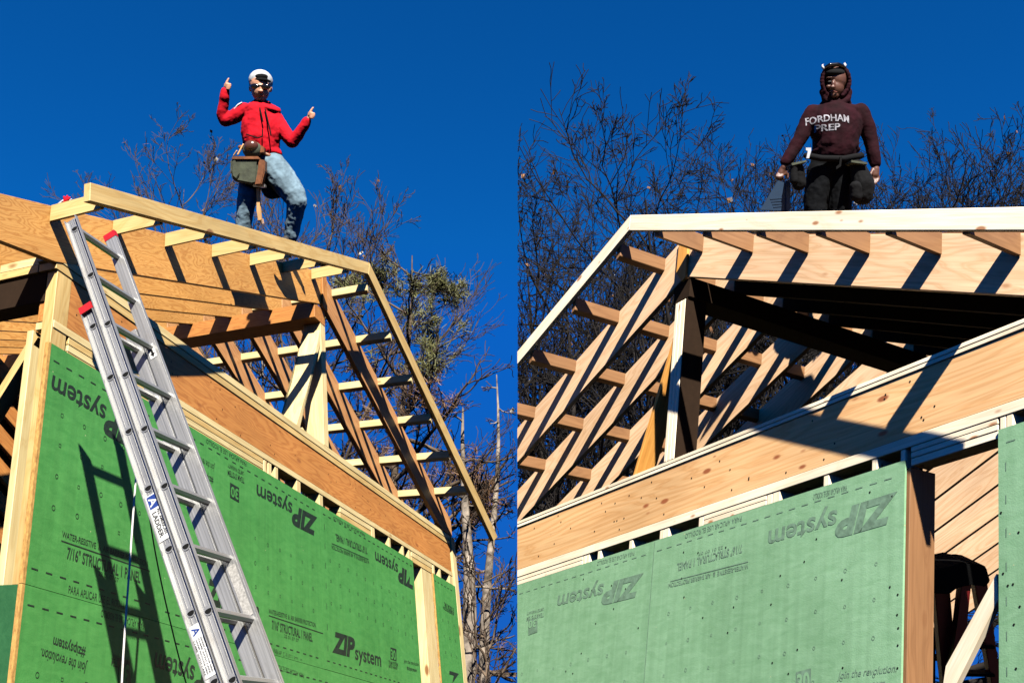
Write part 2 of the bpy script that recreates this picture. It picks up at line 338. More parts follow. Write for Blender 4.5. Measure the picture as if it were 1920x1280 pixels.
p.text('TEAM SYSTEM', (243, 1245), (210, 1233), .04, .014); p.text('LIMITED WARRANTY', (243, 1236), (210, 1224), .03, .008)
q0 = [LF.uv(*a) for a in ((220, 1232), (243, 1239), (246, 1290), (223, 1283))]; p.quad(q0)
p.logo((418, 1272), (291, 1227), ZH); p.dashes(0, 2.27, -.1); p.text('PARA APLICAR USE EL RODILLO', (270, 1166), (190, 1142), .04, .0)
p.dashes(0, 2.27, -1.1); p.marks(0, 2.2, -1.1, -.3, rs); p.build(M['ink'], PO[3], lim=(-.02, 2.28, -1.2, -.01)); box30(LF, D + .0012, ((242, 1248), (224, 1242)), .11, PO[3], 'green')
p = Print(LF, D); p.dashes(2.35, 4.58, -.1); p.text('PARA APLICAR USE EL RODILLO', (570, 1262), (510, 1241), .034, .0); p.build(M['ink'], PO[4], lim=(2.32, 4.58, -1.2, -.01))
p = Print(LF, D); p.dashes(6.34, 7.04, 1.29); p.text('7/16" STRUCTURAL 1 PANEL', (851, 1140), (833, 1128), .05, .02); p.text('AIR BARRIER PROTECTION', (851, 1148), (831, 1135), .035, .02); p.text('ZI', (838, 1282), (866, 1290), ZH * .95, .045, .28); p.marks(6.4, 7.0, .4, 1.05, rs); p.build(M['ink'], PO[6], lim=(6.34, 7.06, .21, 1.36))
LB(rect(-.02, 5.66, -.04, .04), -.0145, -.08, 'spf', 'blocking')
for u in (1.155, 3.446): LB(rect(u - .03, u + .03, .05, 1.3), -.0145, -.12, 'shade_tone', 'stud', axis='v')
# posts and studs of the front wall
LB(rect(-.028, .10, .0, 1.86), -.016, -.10, 'spf', 'corner_post', axis='v')
LB(rect(5.99, 6.31, -2.6, 1.36), -.02, -.15, 'spf_cream', 'stud', axis='v')
LB(rect(5.60, 5.66, -2.6, 1.36), -.02, -.15, 'spf', 'stud', axis='v')
LB(rect(7.09, 7.22, -2.6, 1.975), .0, -.10, 'spf_cream', 'corner_post', axis='v')
o_ = LB([(5.66, .2), (5.74, .2), (5.97, .95), (5.97, 1.15)], -.20, -.26, 'spf', 'brace', axis='v')
for u in np.arange(.45, 5.5, .48): LB(rect(u, u + .05, -2.6, 1.36), -.016, -.15, 'rafter', 'stud', axis='v')
# header and plates
LB(rect(-.07, 7.06, 1.918, 1.975), -.006, -.16, 'spf_cream', 'top_plate'); LB(rect(-.05, 7.06, 1.860, 1.914), -.010, -.16, 'spf', 'top_plate')
HBl = LB(rect(-.02, 7.05, 1.532, 1.857), -.018, -.15, 'redfir', 'header_beam')
pn = Print(LF, -.0165); pn.nails(.1, 6.9, 1.55, 1.84, 40, rs); pn.build(M['black'], HBl, 'nail_heads')
LB(rect(-.02, 7.05, 1.480, 1.529), -.010, -.16, 'spf_cream', 'bottom_plate')
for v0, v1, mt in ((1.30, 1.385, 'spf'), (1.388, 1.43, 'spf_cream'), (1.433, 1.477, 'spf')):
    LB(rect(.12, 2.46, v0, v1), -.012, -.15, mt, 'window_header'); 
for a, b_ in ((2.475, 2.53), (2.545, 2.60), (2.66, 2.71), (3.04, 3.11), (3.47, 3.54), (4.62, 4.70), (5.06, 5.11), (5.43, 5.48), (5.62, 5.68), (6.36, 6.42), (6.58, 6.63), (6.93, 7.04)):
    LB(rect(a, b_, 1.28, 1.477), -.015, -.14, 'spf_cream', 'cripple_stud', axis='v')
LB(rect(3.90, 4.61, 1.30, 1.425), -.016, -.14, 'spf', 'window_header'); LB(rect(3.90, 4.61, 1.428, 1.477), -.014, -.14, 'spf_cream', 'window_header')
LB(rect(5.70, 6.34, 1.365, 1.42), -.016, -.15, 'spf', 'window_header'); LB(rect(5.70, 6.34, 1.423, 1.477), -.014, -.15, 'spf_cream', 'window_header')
LB(rect(2.4, 5.6, 1.25, 1.47), -.19, -.20, 'rafter', 'backing_board')
# rake beams, rafters, ridge
for k in range(11):
    n0 = -SP * k - (.004 if k == 0 else 0)
    tail = [(-1.5, lt(-1.5)), (-1.5, 1.42), (-.50, 1.79), (-.067, 1.895)]
    LB([(PK, lt(PK)), *tail, (PK - .01, lb(PK))], n0, n0 - .05, 'lvl' , 'rafter', axis='s', slope=AL)
    LB([(PK + .004, rt(PK)), (PK + .004, rb(PK)), (6.78, 1.985), (7.15, 1.985), (7.15, rt(7.15))], n0, n0 - .055, 'rafter', 'rafter', axis='s', slope=AR)
LB(rect(3.47, 3.70, 3.24, 3.405), -.012, -5.4, 'redfir', 'ridge_beam', axis='n')
LB(rect(3.60, 3.70, 1.98, 3.237), -.014, -.22, 'spf_cream', 'ridge_post', axis='v')
LB([(3.06, 1.98), (3.13, 1.98), (3.595, 3.16), (3.595, 3.0)], -.02, -.22, 'spf_cream', 'brace', axis='s', slope=1.2)
LB(rect(3.61, 3.705, 3.41, 3.80), .022, -.0, 'redfir', 'nailer', axis='v')
for u in (-.125, .45, 1.03, 1.65, 2.24, 2.83, 3.43):
    LB([(u - .035, lt(u - .035) + .002), (u, lt(u) + .002), (u, lt(u) - .112), (u - .035, lt(u) - .128)], .415, .0, 'spf', 'lookout', axis='n')
for u in (3.87, 4.44, 4.99, 5.53, 6.07, 6.61):
    LB([(u, rt(u) + .004), (u + .035, rt(u + .035) + .004), (u + .035, rt(u + .035) - .09), (u, rt(u) - .075)], .418, -2.55, 'spf_cream', 'lookout', axis='n')
LB([(-.32, 2.186), (3.86, 3.97), (3.81, 3.812), (-.31, 2.068)], .47, .42, 'spf', 'fly_rafter', axis='s', slope=AL)
LB([(3.864, 3.968), (7.62, 2.078), (7.42, 1.975), (3.814, 3.81)], .47, .42, 'spf', 'fly_rafter', axis='s', slope=AR)
# side wall running back from the near corner
for n0 in (-.165, -.62, -1.1, -1.6, -2.1, -2.6, -3.1, -3.6, -4.1, -4.6): LB(rect(-.03, .11, -.02, 1.48), n0, n0 - .05, 'spf_cream', 'stud', axis='v')
LB(rect(-.032, .10, 1.66, 1.857), -.105, -5.4, 'shade_tone', 'header_beam', axis='n')  # side header coloured dark to carry the shade under the eave
LB(rect(-.05, .10, 1.860, 1.914), -.165, -5.4, 'spf', 'top_plate', axis='n'); LB(rect(-.045, .10, 1.917, 1.975), -.165, -5.4, 'spf_cream', 'top_plate', axis='n')
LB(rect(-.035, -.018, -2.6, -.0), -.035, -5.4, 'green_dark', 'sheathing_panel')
LB(rect(7.05, 7.2, 1.5, 1.97), -.17, -5.4, 'redfir', 'header_beam', axis='n')
for n0 in np.arange(-.6, -5.3, -.5): LB(rect(7.06, 7.2, -2.6, 1.49), n0, n0 - .05, 'rafter', 'stud', axis='v')
def bar(fr, a, b, w, h, mat, name, parent, up=(0, 1, 0)):
    """board between two frame points"""
    A = fr.P(*a); B = fr.P(*b); x = nz(B - A); z = nz(np.cross(x, fr.M @ np.array(up, float))); y = np.cross(z, x)
    c = [A + s * y * h / 2 + t * z * w / 2 for s in (-1, 1) for t in (-1, 1)] + [B + s * y * h / 2 + t * z * w / 2 for s in (-1, 1) for t in (-1, 1)]
    fs = [[0, 1, 3, 2], [4, 6, 7, 5], [0, 2, 6, 4], [1, 5, 7, 3], [0, 4, 5, 1], [2, 3, 7, 6]]
    Lg = np.linalg.norm(B - A); r0 = RNG.uniform(0, 40)
    g = [(r0 + (0 if i < 4 else Lg), (i % 2) * w + r0, ((i // 2) % 2) * h) for i in range(8)]
    return mesh_obj(name, [W(q) for q in c], fs, mat, parent, grain=g)
bar(LF, (.03, 1.45, -.15), (.03, .55, -.80), .05, .10, M['spf'], 'brace', LH, (1, 0, 0))
for i in range(8):
    y = 640 + 62 * i
    pp_ = [LF.uv(*a, -2.4) for a in ((-60, y - 40), (75, y + 118), (75, y + 152), (-60, y - 2))]; LB(pp_, -2.4, -2.45, 'redfir', 'rafter', axis='s', slope=AR)
    pp_ = [LF.uv(*a, -2.47) for a in ((-60, y - 2), (75, y + 150), (75, y + 172), (-60, y + 16))]; LB(pp_, -2.47, -2.6, 'shade_tone', 'rafter_shade_strip', axis='s', slope=AR)  # dark strips added behind each rafter in place of its shaded side
# ------------------------------------------------------------------ right house
RP = W(RF.P(0, -3.3, 0)); RP.z = 0
RH = thing('timber_house_frame', RP, 'half-built timber house with pale green sheathing and a tall narrow window opening', 'house under construction')
Lt = lambda u: 2.774 + .42 * u; Lb = lambda u: 2.465 + .42 * u; Rt = lambda u: 1.205 - .456 * u; Rb = lambda u: .898 - .466 * u
PR = -1.79; SR_ = .455; BL = math.atan(.42); BR = -math.atan(.46)
def RB(poly, d0, d1, mat, name, **k): k.setdefault('clip', 1); return prism(RF, poly, d0, d1, M[mat], name, RH, **k)
rp = [(-1.8595, 0, -1.22, 0), (-4.1, -1.862, -1.22, 0), (.508, 2.2, -1.22, 0.0), (-1.0, 0, -2.45, -1.225), (-3.4, -1.005, -2.45, -1.225), (.508, 2.2, -2.45, -1.225), (-2.2, 0, -3.3, -2.455), (.508, 2.2, -3.3, -2.455), (-4.4, -2.205, -3.3, -2.455)]
QO = [RB(rect(*r), 0, -.014, 'green_r', 'sheathing_panel', bevel=0) for r in rp]
ZR = .118; D = .0016
p = Print(RF, D); p.logo((1683, 924), (1441, 1000), ZR * 1.12); p.text('7/16" STRUCTURAL 1 PANEL', (1392, 1020), (1270, 1056), .045, .02); p.line((1403, 1052), (1257, 1089), .005)
p.text('WATER-RESISTIVE  &  AIR BARRIER PROTECTION', (1403, 1056), (1254, 1093), .026, .012); p.text('22 01 07 07', (1356, 1022), (1310, 1035), .018, 0)
p.text('PARA APLICAR USE EL RODILLO', (1588, 908), (1525, 926), .03, .0); p.text('PARA APLICAR USE EL RODILLO', (1391, 966), (1285, 1000), .03, .0)
p.dashes(-1.83, -.03, -.072, .09, .045, .005); q0 = [RF.uv(*a) for a in ((1493, 1300), (1521, 1293), (1521, 1252), (1493, 1259))]; p.quad(q0)
p.text('Join the revolution.', (1570, 1272), (1681, 1258), .036, .004, .25)
p.text('#zipsystem', (1590, 1296), (1660, 1287), .04, .014); p.line((-1.858, -1.2), (-1.858, -.004), .0045, px=False); p.marks(-1.8, -.05, -1.15, -.35, rs); p.build(M['ink_r'], QO[0], lim=(-1.87, -.005, -1.21, -.003))
box30(RF, D + .0012, ((1495, 1296), (1519, 1290)), .085, QO[0], 'green_r')
p = Print(RF, D); p.logo((1207, 1076), (1046, 1120), ZR * 1.05); p.text('TEAM SYSTEM', (1020, 1147), (988, 1156), .03, .014); p.text('LIMITED WARRANTY', (1020, 1138), (988, 1147), .02, .01)
q0 = [RF.uv(*a) for a in ((991, 1162), (1008, 1157), (1008, 1184), (991, 1190))]; p.quad(q0); p.dashes(-3.6, -1.9, -.072, .09, .045, .005)
p.text('PARA APLICAR USE EL RODILLO', (1190, 1032), (1120, 1052), .028, .0)
p.marks(-3.5, -1.9, -1.15, -.4, rs); p.build(M['ink_r'], QO[1], lim=(-4, -1.87, -1.2, -.01), clip=1); box30(RF, D + .0012, ((1007, 1160), (992, 1164)), .05, QO[1], 'green_r')
p = Print(RF, D); p.dashes(.55, 2.1, -.072, .09, .045, .005)
for k in range(8): p.quad(rect(.545, .549, -.2 - k * .15, -.16 - k * .15))
p.marks(.65, 2.1, -1.15, -.3, rs); p.build(M['ink_r'], QO[2])
pn = Print(RF, D); pn.nails(-1.8, -.05, -1.15, -.1, 26, rs); pn.nails(-.03, -.012, -1.2, -.03, 5, rs); pn.build(M['black'], QO[0], 'nail_heads')
pn = Print(RF, D); pn.nails(-3.2, -1.9, -1.15, -.1, 14, rs); pn.build(M['black'], QO[1], 'nail_heads', clip=1)
pn = Print(RF, D); pn.nails(.515, .64, -1.15, -.05, 8, rs); pn.build(M['black'], QO[2], 'nail_heads')
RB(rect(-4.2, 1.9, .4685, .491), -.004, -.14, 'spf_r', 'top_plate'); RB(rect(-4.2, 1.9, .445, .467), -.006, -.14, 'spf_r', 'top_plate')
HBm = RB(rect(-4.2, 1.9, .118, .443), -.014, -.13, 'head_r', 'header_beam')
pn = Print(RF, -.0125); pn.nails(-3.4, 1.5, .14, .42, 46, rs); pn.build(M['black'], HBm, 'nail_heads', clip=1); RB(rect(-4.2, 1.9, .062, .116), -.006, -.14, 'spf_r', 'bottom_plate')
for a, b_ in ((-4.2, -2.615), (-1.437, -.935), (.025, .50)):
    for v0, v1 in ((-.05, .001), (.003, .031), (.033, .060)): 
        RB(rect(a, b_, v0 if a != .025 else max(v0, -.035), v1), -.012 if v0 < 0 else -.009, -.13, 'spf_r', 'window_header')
for a, b_ in ((-2.61, -2.575), (-2.573, -2.54), (-2.45, -2.415), (-2.125, -2.09), (-1.83, -1.79), (-1.787, -1.745), (-1.48, -1.44), (-.93, -.89), (-.887, -.835), (-.525, -.49), (-.21, -.178), (-.035, -.008), (.51, .54), (.543, .575), (.95, .99)):
    RB(rect(a, b_, -.08, .060), -.010, -.12, 'spf_r', 'cripple_stud', axis='v')
RB(rect(-2.6, .0, -.15, .058), -.125, -.135, 'shade_tone', 'backing_board'); RB(rect(.53, 1.9, -.15, .058), -.125, -.135, 'shade_tone', 'backing_board')  # dark boards added so the openings read as shaded inside
RB(rect(-.045, .018, -3.3, -.037), -.018, -.205, 'brown_r', 'stud', axis='v'); RB(rect(.512, .57, -3.3, -.05), -.018, -.16, 'brown_r', 'stud', axis='v')
br = [RF.uv(*a, -.02) for a in ((1868, 1074), (1772.5, 1248), (1765, 1300), (1783, 1300), (1872, 1122.5))]; RB(br, -.02, -.06, 'spf_r', 'brace', axis='s', slope=1.0)
for k in range(15):
    n0 = -SR_ * k - (.004 if k == 0 else 0)
    RB([(PR - .002, Lt(PR)), (-7.6, Lt(-7.6)), (-7.6, Lb(-7.6)), (PR - .002, Lb(PR))], n0, n0 - .038, 'fir_r', 'rafter', axis='s', slope=BL)
    if k < 11: RB([(PR + .002, Rt(PR)), (PR + .002, Rb(PR)), (1.9, Rb(1.9)), (1.9, Rt(1.9))], n0, n0 - .042, 'fir_r' if k == 0 else 'shade_tone', 'rafter', axis='s', slope=BR)  # rear rafters have their shade in the colour; only the front one is fir
RB(rect(-1.87, -1.715, 1.565, 1.70), -.01, -6.4, 'shade_tone', 'ridge_beam', axis='n')  # ridge beam coloured near black for the shade under the slope
RB([(-1.70, Rt(-1.7) + .004), (1.9, Rt(1.9) + .004), (1.9, Rt(1.9) + .022), (-1.7, Rt(-1.7) + .022)], -.05, -4.8, 'brown_r', 'added_shade_deck')  # deck added to keep the sun off the rafters behind
for a, b_ in ((-1.842, -1.812), (-1.811, -1.780), (-1.779, -1.745)): RB(rect(a, b_, .492, 1.562), -.006, -.16, 'spf_r', 'ridge_post', axis='v', bevel=.004)
RB(rect(-1.744, -1.733, .492, 1.562), -.008, -.175, 'shade_tone', 'ridge_post', axis='v', bevel=.001)  # thin dark ply added to stand in for shade on the post's side
RB(rect(-1.89, -1.83, -1.2, -.02), -.0145, -.1, 'shade_tone', 'stud', axis='v')
RB([(-2.15, .492), (-2.125, .492), (-1.846, 1.24), (-1.846, 1.34)], -.012, -.16, 'orange_r', 'brace', axis='s', slope=1.2)
RB([(-1.825, 2.0), (-1.795, 2.022), (-1.73, 1.99), (-1.735, 1.70), (-1.765, 1.68), (-1.83, 1.77)], .02, -.0, 'orange_r', 'nailer', axis='v')
for u in (-1.98, -2.44, -2.91, -3.39, -3.86): RB([(u, Lt(u) + .003), (u - .04, Lt(u - .04) + .003), (u - .04, Lt(u - .04) - .085), (u, Lt(u) - .085)], .372, -1.9, 'brown_r', 'lookout', axis='n')
for u in (-1.60, -1.14, -.69, -.25, 0.20, .63): RB([(u - .04, Rt(u - .04) + .003), (u, Rt(u) + .003), (u, Rt(u) - .115), (u - .04, Rt(u) - .10)], .372, 0, 'brown_r', 'lookout', axis='n')
FT = lambda u: 2.073 - .466 * (u + 1.85)
RB([(-1.85, FT(-1.85)), (1.05, FT(1.05)), (1.05, FT(1.05) - .108), (-1.85, FT(-1.85) - .108)], .41, .375, 'spf_r', 'fly_rafter', axis='s', slope=BR)
RB([(-1.854, 2.078), (-4.2, 2.078 - .41 * 2.346), (-4.2, 1.973 - .415 * 2.346), (-1.854, 1.973)], .41, .375, 'spf_r', 'fly_rafter', axis='s', slope=BL)
# far end wall and joists of the right house, closing the view through the window
RB(rect(-7.5, 1.9, -3.3, -.62), -3.6, -3.7, 'shade_tone', 'inner_wall')

# ------------------------------------------------------------------ extension ladder
LS = 1.0
lP = np.array([-2.195, .566, -5.226]) * LS; lD = np.array([.135, -.239, .134]) * LS; lW = np.array([.097, -.118, -.305]) * LS; lB = np.array([-.077, -.013, -.017]) * LS
hd, hw = nz(lD), nz(lW); hb = nz(lB - hd * (lB @ hd) - hw * (lB @ hw)); 
def LQ(k, w, b, sec=0): return lP + lD * k + hw * w + lB * sec + hb * b      # rung index, across, towards the wall
def solid(name, corners, mat, parent, g=None):
    c = [W(q) for q in corners]; fs = [[0, 1, 3, 2], [4, 6, 7, 5], [0, 2, 6, 4], [1, 5, 7, 3], [0, 4, 5, 1], [2, 3, 7, 6]]
    return c, fs
class MB:
    def __init__(s): s.v = []; s.f = []; s.g = []
    def box(s, fn, r0, r1):
        k = len(s.v)
        for a in (r0[0], r1[0]):
            for b in (r0[1], r1[1]):
                for c in (r0[2], r1[2]): s.v.append(W(fn(a, b, c))); s.g.append((a * .3, b, c))
        s.f += [[k + i for i in f] for f in ([0, 1, 3, 2], [4, 6, 7, 5], [0, 4, 5, 1], [2, 3, 7, 6], [0, 2, 6, 4], [1, 5, 7, 3])]
    def tube(s, a, b, r, n=10, rib=0.0, g0=0.0):
        a, b = np.array(a), np.array(b); x = nz(b - a); y = nz(np.cross(x, [.3, .9, .2])); z = np.cross(x, y); k = len(s.v)
        for q, t in ((a, 0), (b, 1)):
            for i in range(n):
                rr = r * (1 + (rib if i % 2 else 0)); an = 2 * math.pi * i / n
                s.v.append(W(q + rr * (y * math.cos(an) + z * math.sin(an)))); s.g.append((t * .4, .1 * i, g0))
        for i in range(n): s.f.append([k + i, k + (i + 1) % n, k + n + (i + 1) % n, k + n + i])
        s.f.append([k + i for i in range(n)][::-1]); s.f.append([k + n + i for i in range(n)])
    def build(s, name, mat, parent=None, smooth=False, origin=None):
        o = mesh_obj(name, s.v, s.f, mat, parent, origin, smooth, grain=s.g)
        bm = bmesh.new(); bm.from_mesh(o.data); bmesh.ops.recalc_face_normals(bm, faces=bm.faces); bm.to_mesh(o.data); bm.free(); return o
kend = 8
while W(LQ(kend, 0, 0)).z > 0.0 and kend < 40: kend += .1
foot = W(LQ(kend, .19, 0)); foot.z = 0
LAD = thing('extension_ladder', foot, 'silver aluminium extension ladder with red rail caps leaning on the green wall', 'ladder')
WW = float(np.linalg.norm(lW)); HB = .030
for sec, k0s, k1 in ((0, (-.20, -.55), kend - 2.2), (1, (1.62, 1.62), kend)):
    for side, k0 in ((0, k0s[0]), (1, k0s[1])):
        w0 = 0 if side == 0 else WW; sg = -1 if side == 0 else 1
        m_ = MB(); fn = lambda a, b, c, sec=sec: LQ(a, b, c, sec)
        m_.box(fn, (k0, w0 - .002, -HB), (k1, w0 + .002, HB))
        fl = .020
        m_.box(fn, (k0, min(w0, w0 + sg * fl), -HB - .0035), (k1, max(w0, w0 + sg * fl), -HB))
        m_.box(fn, (k0, min(w0, w0 + sg * fl), HB), (k1, max(w0, w0 + sg * fl), HB + .0035))
        m_.box(fn, (k0, w0 + sg * .002, -.012), (k1, w0 + sg * .0045, -.009)); m_.box(fn, (k0, w0 + sg * .002, .009), (k1, w0 + sg * .0045, .012))
        st_ = m_.build('rail', M['alu'], LAD)
        if (sec, side) in ((0, 1), (1, 0)):
            c_ = MB(); c_.box(fn, (k0 - .015, w0 - .021 if sg < 0 else w0 - .004, -HB - .005), (k0 + .115, w0 + .004 if sg < 0 else w0 + .021, HB + .005)); c_.build('rail_cap', M['redcap'], st_)
for sec, ks in ((0, range(0, int(kend - 2.3) + 1)), (1, range(2, int(kend) + 1))):
    for k in ks:
        m_ = MB(); m_.tube(LQ(k, .002, 0, sec), LQ(k, WW - .002, 0, sec), .0165, 14, .10, k); r_ = m_.build('rung', M['alu'], LAD)
        e = MB(); e.tube(LQ(k, -.003, 0, sec), LQ(k, -.0055, 0, sec), .021, 14); e.build('rung_collar', M['alu'], r_)
        e = MB(); n_ = 9; pts = [LQ(k, -.0065, 0, sec) + .0165 * (hb * math.cos(t) + hd * (math.sin(t) * .9 if math.sin(t) > 0 else math.sin(t) * .35)) for t in np.linspace(0, 2 * math.pi, n_ * 2, endpoint=False)]
        mesh_obj('rung_socket', [W(q) for q in pts], [list(range(n_ * 2))], M['black'], r_)
def sticker(name, k0, k1, b0, b1, w, mat, sec, parent, lift=.0): return mesh_obj(name, [W(LQ(a, w, b, sec)) for a, b in ((k0, b0), (k1, b0), (k1, b1), (k0, b1))], [[0, 1, 2, 3]], mat, parent)
def stext(txt, k0, k1, b, h, w, sec, parent, mat='black'):
    vs, fs = glyphs(txt, .02); mesh_obj('printed_lettering', [W(LQ(k0 + (k1 - k0) * p[0], w, b - h * p[1], sec)) for p in vs], fs, M[mat], parent)
s1 = sticker('brand_sticker', 5.12, 5.86, -.030, .030, -.0052, M['sticker'], 1, LAD); sticker('blue_emblem', 5.14, 5.34, -.026, .024, -.0056, M['blueink'], 1, s1)
stext('A', 5.17, 5.31, .018, .036, -.006, 1, s1, 'sticker'); stext('ALL AMERICAN', 5.37, 5.78, -.006, .014, -.006, 1, s1); stext('LADDER', 5.40, 5.80, .021, .021, -.006, 1, s1)
s2 = sticker('warning_sticker', 7.18, 7.93, -.030, .030, -.0052, M['sticker'], 1, LAD); stext('A', 7.22, 7.33, .022, .034, -.006, 1, s2, 'blueink')
for q in range(5): stext('DANGER WATCH FOR WIRES' if q % 2 else 'CLIMB WITH CARE', 7.38 + .0 * q, 7.88, -.016 + .0115 * q, .006, -.006, 1, s2)
s3 = sticker('arrow_sticker', 1.95, 2.22, -.020, .020, WW - .0046, M['sticker'], 0, LAD)
mesh_obj('printed_arrow', [W(LQ(a, WW - .0052, b)) for a, b in ((2.06, -.006), (2.13, -.006), (2.13, -.014), (2.20, 0), (2.13, .014), (2.13, .006), (2.06, .006))], [[0, 1, 2, 3, 4, 5, 6]], M['black'], s3)
s4 = sticker('worn_sticker', 6.12, 6.95, -.022, .022, WW - .0046, plain('worn_sticker', (.27, .26, .24), .5, 0, .35, 90), 0, LAD)
def rope(name, pts, r, mat, label, cat):
    m_ = MB(); P_ = [np.array(p, float) for p in pts]
    # smooth
    Q = []
    for i in range(len(P_) - 1):
        for t in np.linspace(0, 1, 8, endpoint=False):
            p0 = P_[max(i - 1, 0)]; p1, p2 = P_[i], P_[i + 1]; p3 = P_[min(i + 2, len(P_) - 1)]
            Q.append(.5 * ((2 * p1) + (-p0 + p2) * t + (2 * p0 - 5 * p1 + 4 * p2 - p3) * t * t + (-p0 + 3 * p1 - 3 * p2 + p3) * t ** 3))
    Q.append(P_[-1]); n = 6; k = 0; vs = []; fs = []
    for i, q in enumerate(Q):
        x = nz(Q[min(i + 1, len(Q) - 1)] - Q[max(i - 1, 0)]); y = nz(np.cross(x, [.2, .3, .9])); z = np.cross(x, y)
        for j in range(n): vs.append(W(q + r * (y * math.cos(j * 1.047) + z * math.sin(j * 1.047))))
        if i: fs += [[(i - 1) * n + j, (i - 1) * n + (j + 1) % n, i * n + (j + 1) % n, i * n + j] for j in range(n)]
    o = mesh_obj(name, vs, fs, M[mat], None, tuple(W(Q[-1])), True); tag(o, label, cat)
def lpx(x, y, n): u, v = LF.uv(x, y, n); return LF.P(u, v, n)
rope('rope', [lpx(256, 882, .42), lpx(250, 960, .40), lpx(243, 1060, .38), lpx(235, 1170, .36), lpx(228, 1290, .34), lpx(222, 1500, .30)], .0055, 'rope_w', 'thin white rope hanging straight beside the ladder shadow', 'rope')
rope('rope', [lpx(272, 905, .40), lpx(282, 980, .36), lpx(296, 1060, .34), lpx(318, 1160, .32), lpx(352, 1290, .30), lpx(420, 1500, .25)], .004, 'rope_b', 'thin black cord curving down the green wall behind the ladder', 'cord')
# ------------------------------------------------------------------ organic shapes (people)
def cpos(px, py, Z, dz=0.0): return ray(px, py) / F * (Z - dz)
class Org:
    """capsules and ellipsoids in photo pixels at depth Z, fused into one skin by a voxel remesh"""
    def __init__(s, Z): s.Z = Z; s.bm = bmesh.new(); s.k = Z / F
    def sph(s, c, r, sub=2):
        m_ = Matrix.Translation(Vector(c)) @ Matrix.Diagonal((*([r] * 3 if isinstance(r, float) else r), 1)); bmesh.ops.create_icosphere(s.bm, subdivisions=sub, radius=1, matrix=m_)
    def P(s, p): return Vector(cpos(p[0], p[1], s.Z, (p[2] if len(p) > 2 else 0) * s.k))
    def cap(s, a, b, r0, r1, flat=1.0):
        A, B = s.P(a), s.P(b); r0 *= s.k; r1 *= s.k; d = B - A
        q = d.to_track_quat('Z', 'Y').to_matrix().to_4x4()
        bmesh.ops.create_cone(s.bm, cap_ends=True, segments=14, radius1=r0, radius2=r1, depth=d.length, matrix=Matrix.Translation((A + B) / 2) @ q)
        s.sph(A, float(r0)); s.sph(B, float(r1))
    def chain(s, pts):
        for a, b in zip(pts[:-1], pts[1:]): s.cap(a[:3], b[:3], a[3], b[3])
    def ell(s, c, r, rot=0.0, tilt=0.0):
        m_ = Matrix.Translation(s.P(c)) @ Matrix.Rotation(rot, 4, 'Z') @ Matrix.Rotation(tilt, 4, 'X') @ Matrix.Diagonal((r[0] * s.k, r[1] * s.k, r[2] * s.k, 1))
        bmesh.ops.create_icosphere(s.bm, subdivisions=3, radius=1, matrix=m_)
    def build(s, name, mat, parent, voxel=.006, smooth=4, disp=0.0, dscale=.05, origin=None):
        bm = s.bm; bm.verts.index_update(); vs = [W(v.co[:]) for v in bm.verts]; fs = [[v.index for v in f.verts] for f in bm.faces]; bm.free()
        o = mesh_obj(name, vs, fs, mat, parent, origin, True)
        r = o.modifiers.new('fuse', 'REMESH'); r.mode = 'VOXEL'; r.voxel_size = voxel; r.use_smooth_shade = True
        if smooth: sm = o.modifiers.new('soften', 'SMOOTH'); sm.iterations = smooth; sm.factor = .5
        if disp:
            tx = bpy.data.textures.new(name, 'CLOUDS'); tx.noise_scale = dscale; tx.noise_depth = 2
            dm = o.modifiers.new('folds', 'DISPLACE'); dm.texture = tx; dm.strength = disp; dm.mid_level = .5; dm.texture_coords = 'LOCAL'
        return o
def slab(name, poly, Z, d0, d1, mat, parent, bev=.004, origin=None):
    """outline in photo pixels given real thickness between depths Z-d0 and Z-d1 (metres towards the camera)"""
    bm = bmesh.new(); A = [bm.verts.new(tuple(cpos(x, y, Z, d0))) for x, y in poly]
    dv = Vector((0, 0, d1 - d0)); B = [bm.verts.new(tuple(Vector(a.co) + dv)) for a in A]; n = len(A)
    bm.faces.new(A); bm.faces.new(B[::-1])
    for i in range(n): bm.faces.new((A[i], B[i], B[(i + 1) % n], A[(i + 1) % n]))
    if bev: bmesh.ops.bevel(bm, geom=list(bm.edges), offset=bev, segments=2, affect='EDGES', clamp_overlap=True)
    bmesh.ops.recalc_face_normals(bm, faces=bm.faces); bm.verts.index_update()
    vs = [W(v.co[:]) for v in bm.verts]; fs = [[v.index for v in f.verts] for f in bm.faces]; bm.free()
    return mesh_obj(name, vs, fs, mat, parent, origin)
def skin(name, c): return plain(name, c, .5, 0, .12, 30, .1)
def cloth(name, c, var=.18, sc_=18): return plain(name, c, .9, 0, var, sc_, .35, .15)
M['skin'] = skin('tanned_skin', (0.50, 0.24, 0.14)); M['skin_shaded'] = skin('shade_darkened_skin', (0.10, 0.04, 0.024))  # second skin: shade on the hooded man's face is put into the colour
M['red'] = cloth('red_fleece', (0.42, 0.004, 0.012), .15); M['maroon'] = cloth('shade_darkened_maroon', (0.012, 0.0005, 0.0024), .5, 9)  # maroon darkened so the fleece carries the hooded man's shade
M['denim'] = plain('washed_denim', (0.13, 0.19, 0.23), .9, 0, .45, 7, .4, .1); M['jean_shaded'] = plain('shade_darkened_trousers', (0.0035, 0.004, 0.005), .9, 0, .5, 8, .3, .1)  # trousers darkened to carry shade as well
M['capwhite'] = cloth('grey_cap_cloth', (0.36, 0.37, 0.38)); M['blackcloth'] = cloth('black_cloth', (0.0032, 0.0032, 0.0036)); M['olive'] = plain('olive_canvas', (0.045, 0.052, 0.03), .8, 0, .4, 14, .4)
M['leather'] = plain('brown_leather', (0.17, 0.06, 0.02), .5, 0, .4, 20, .3); M['glossblack'] = plain('glossy_black', (0.004, 0.004, 0.005), .12)
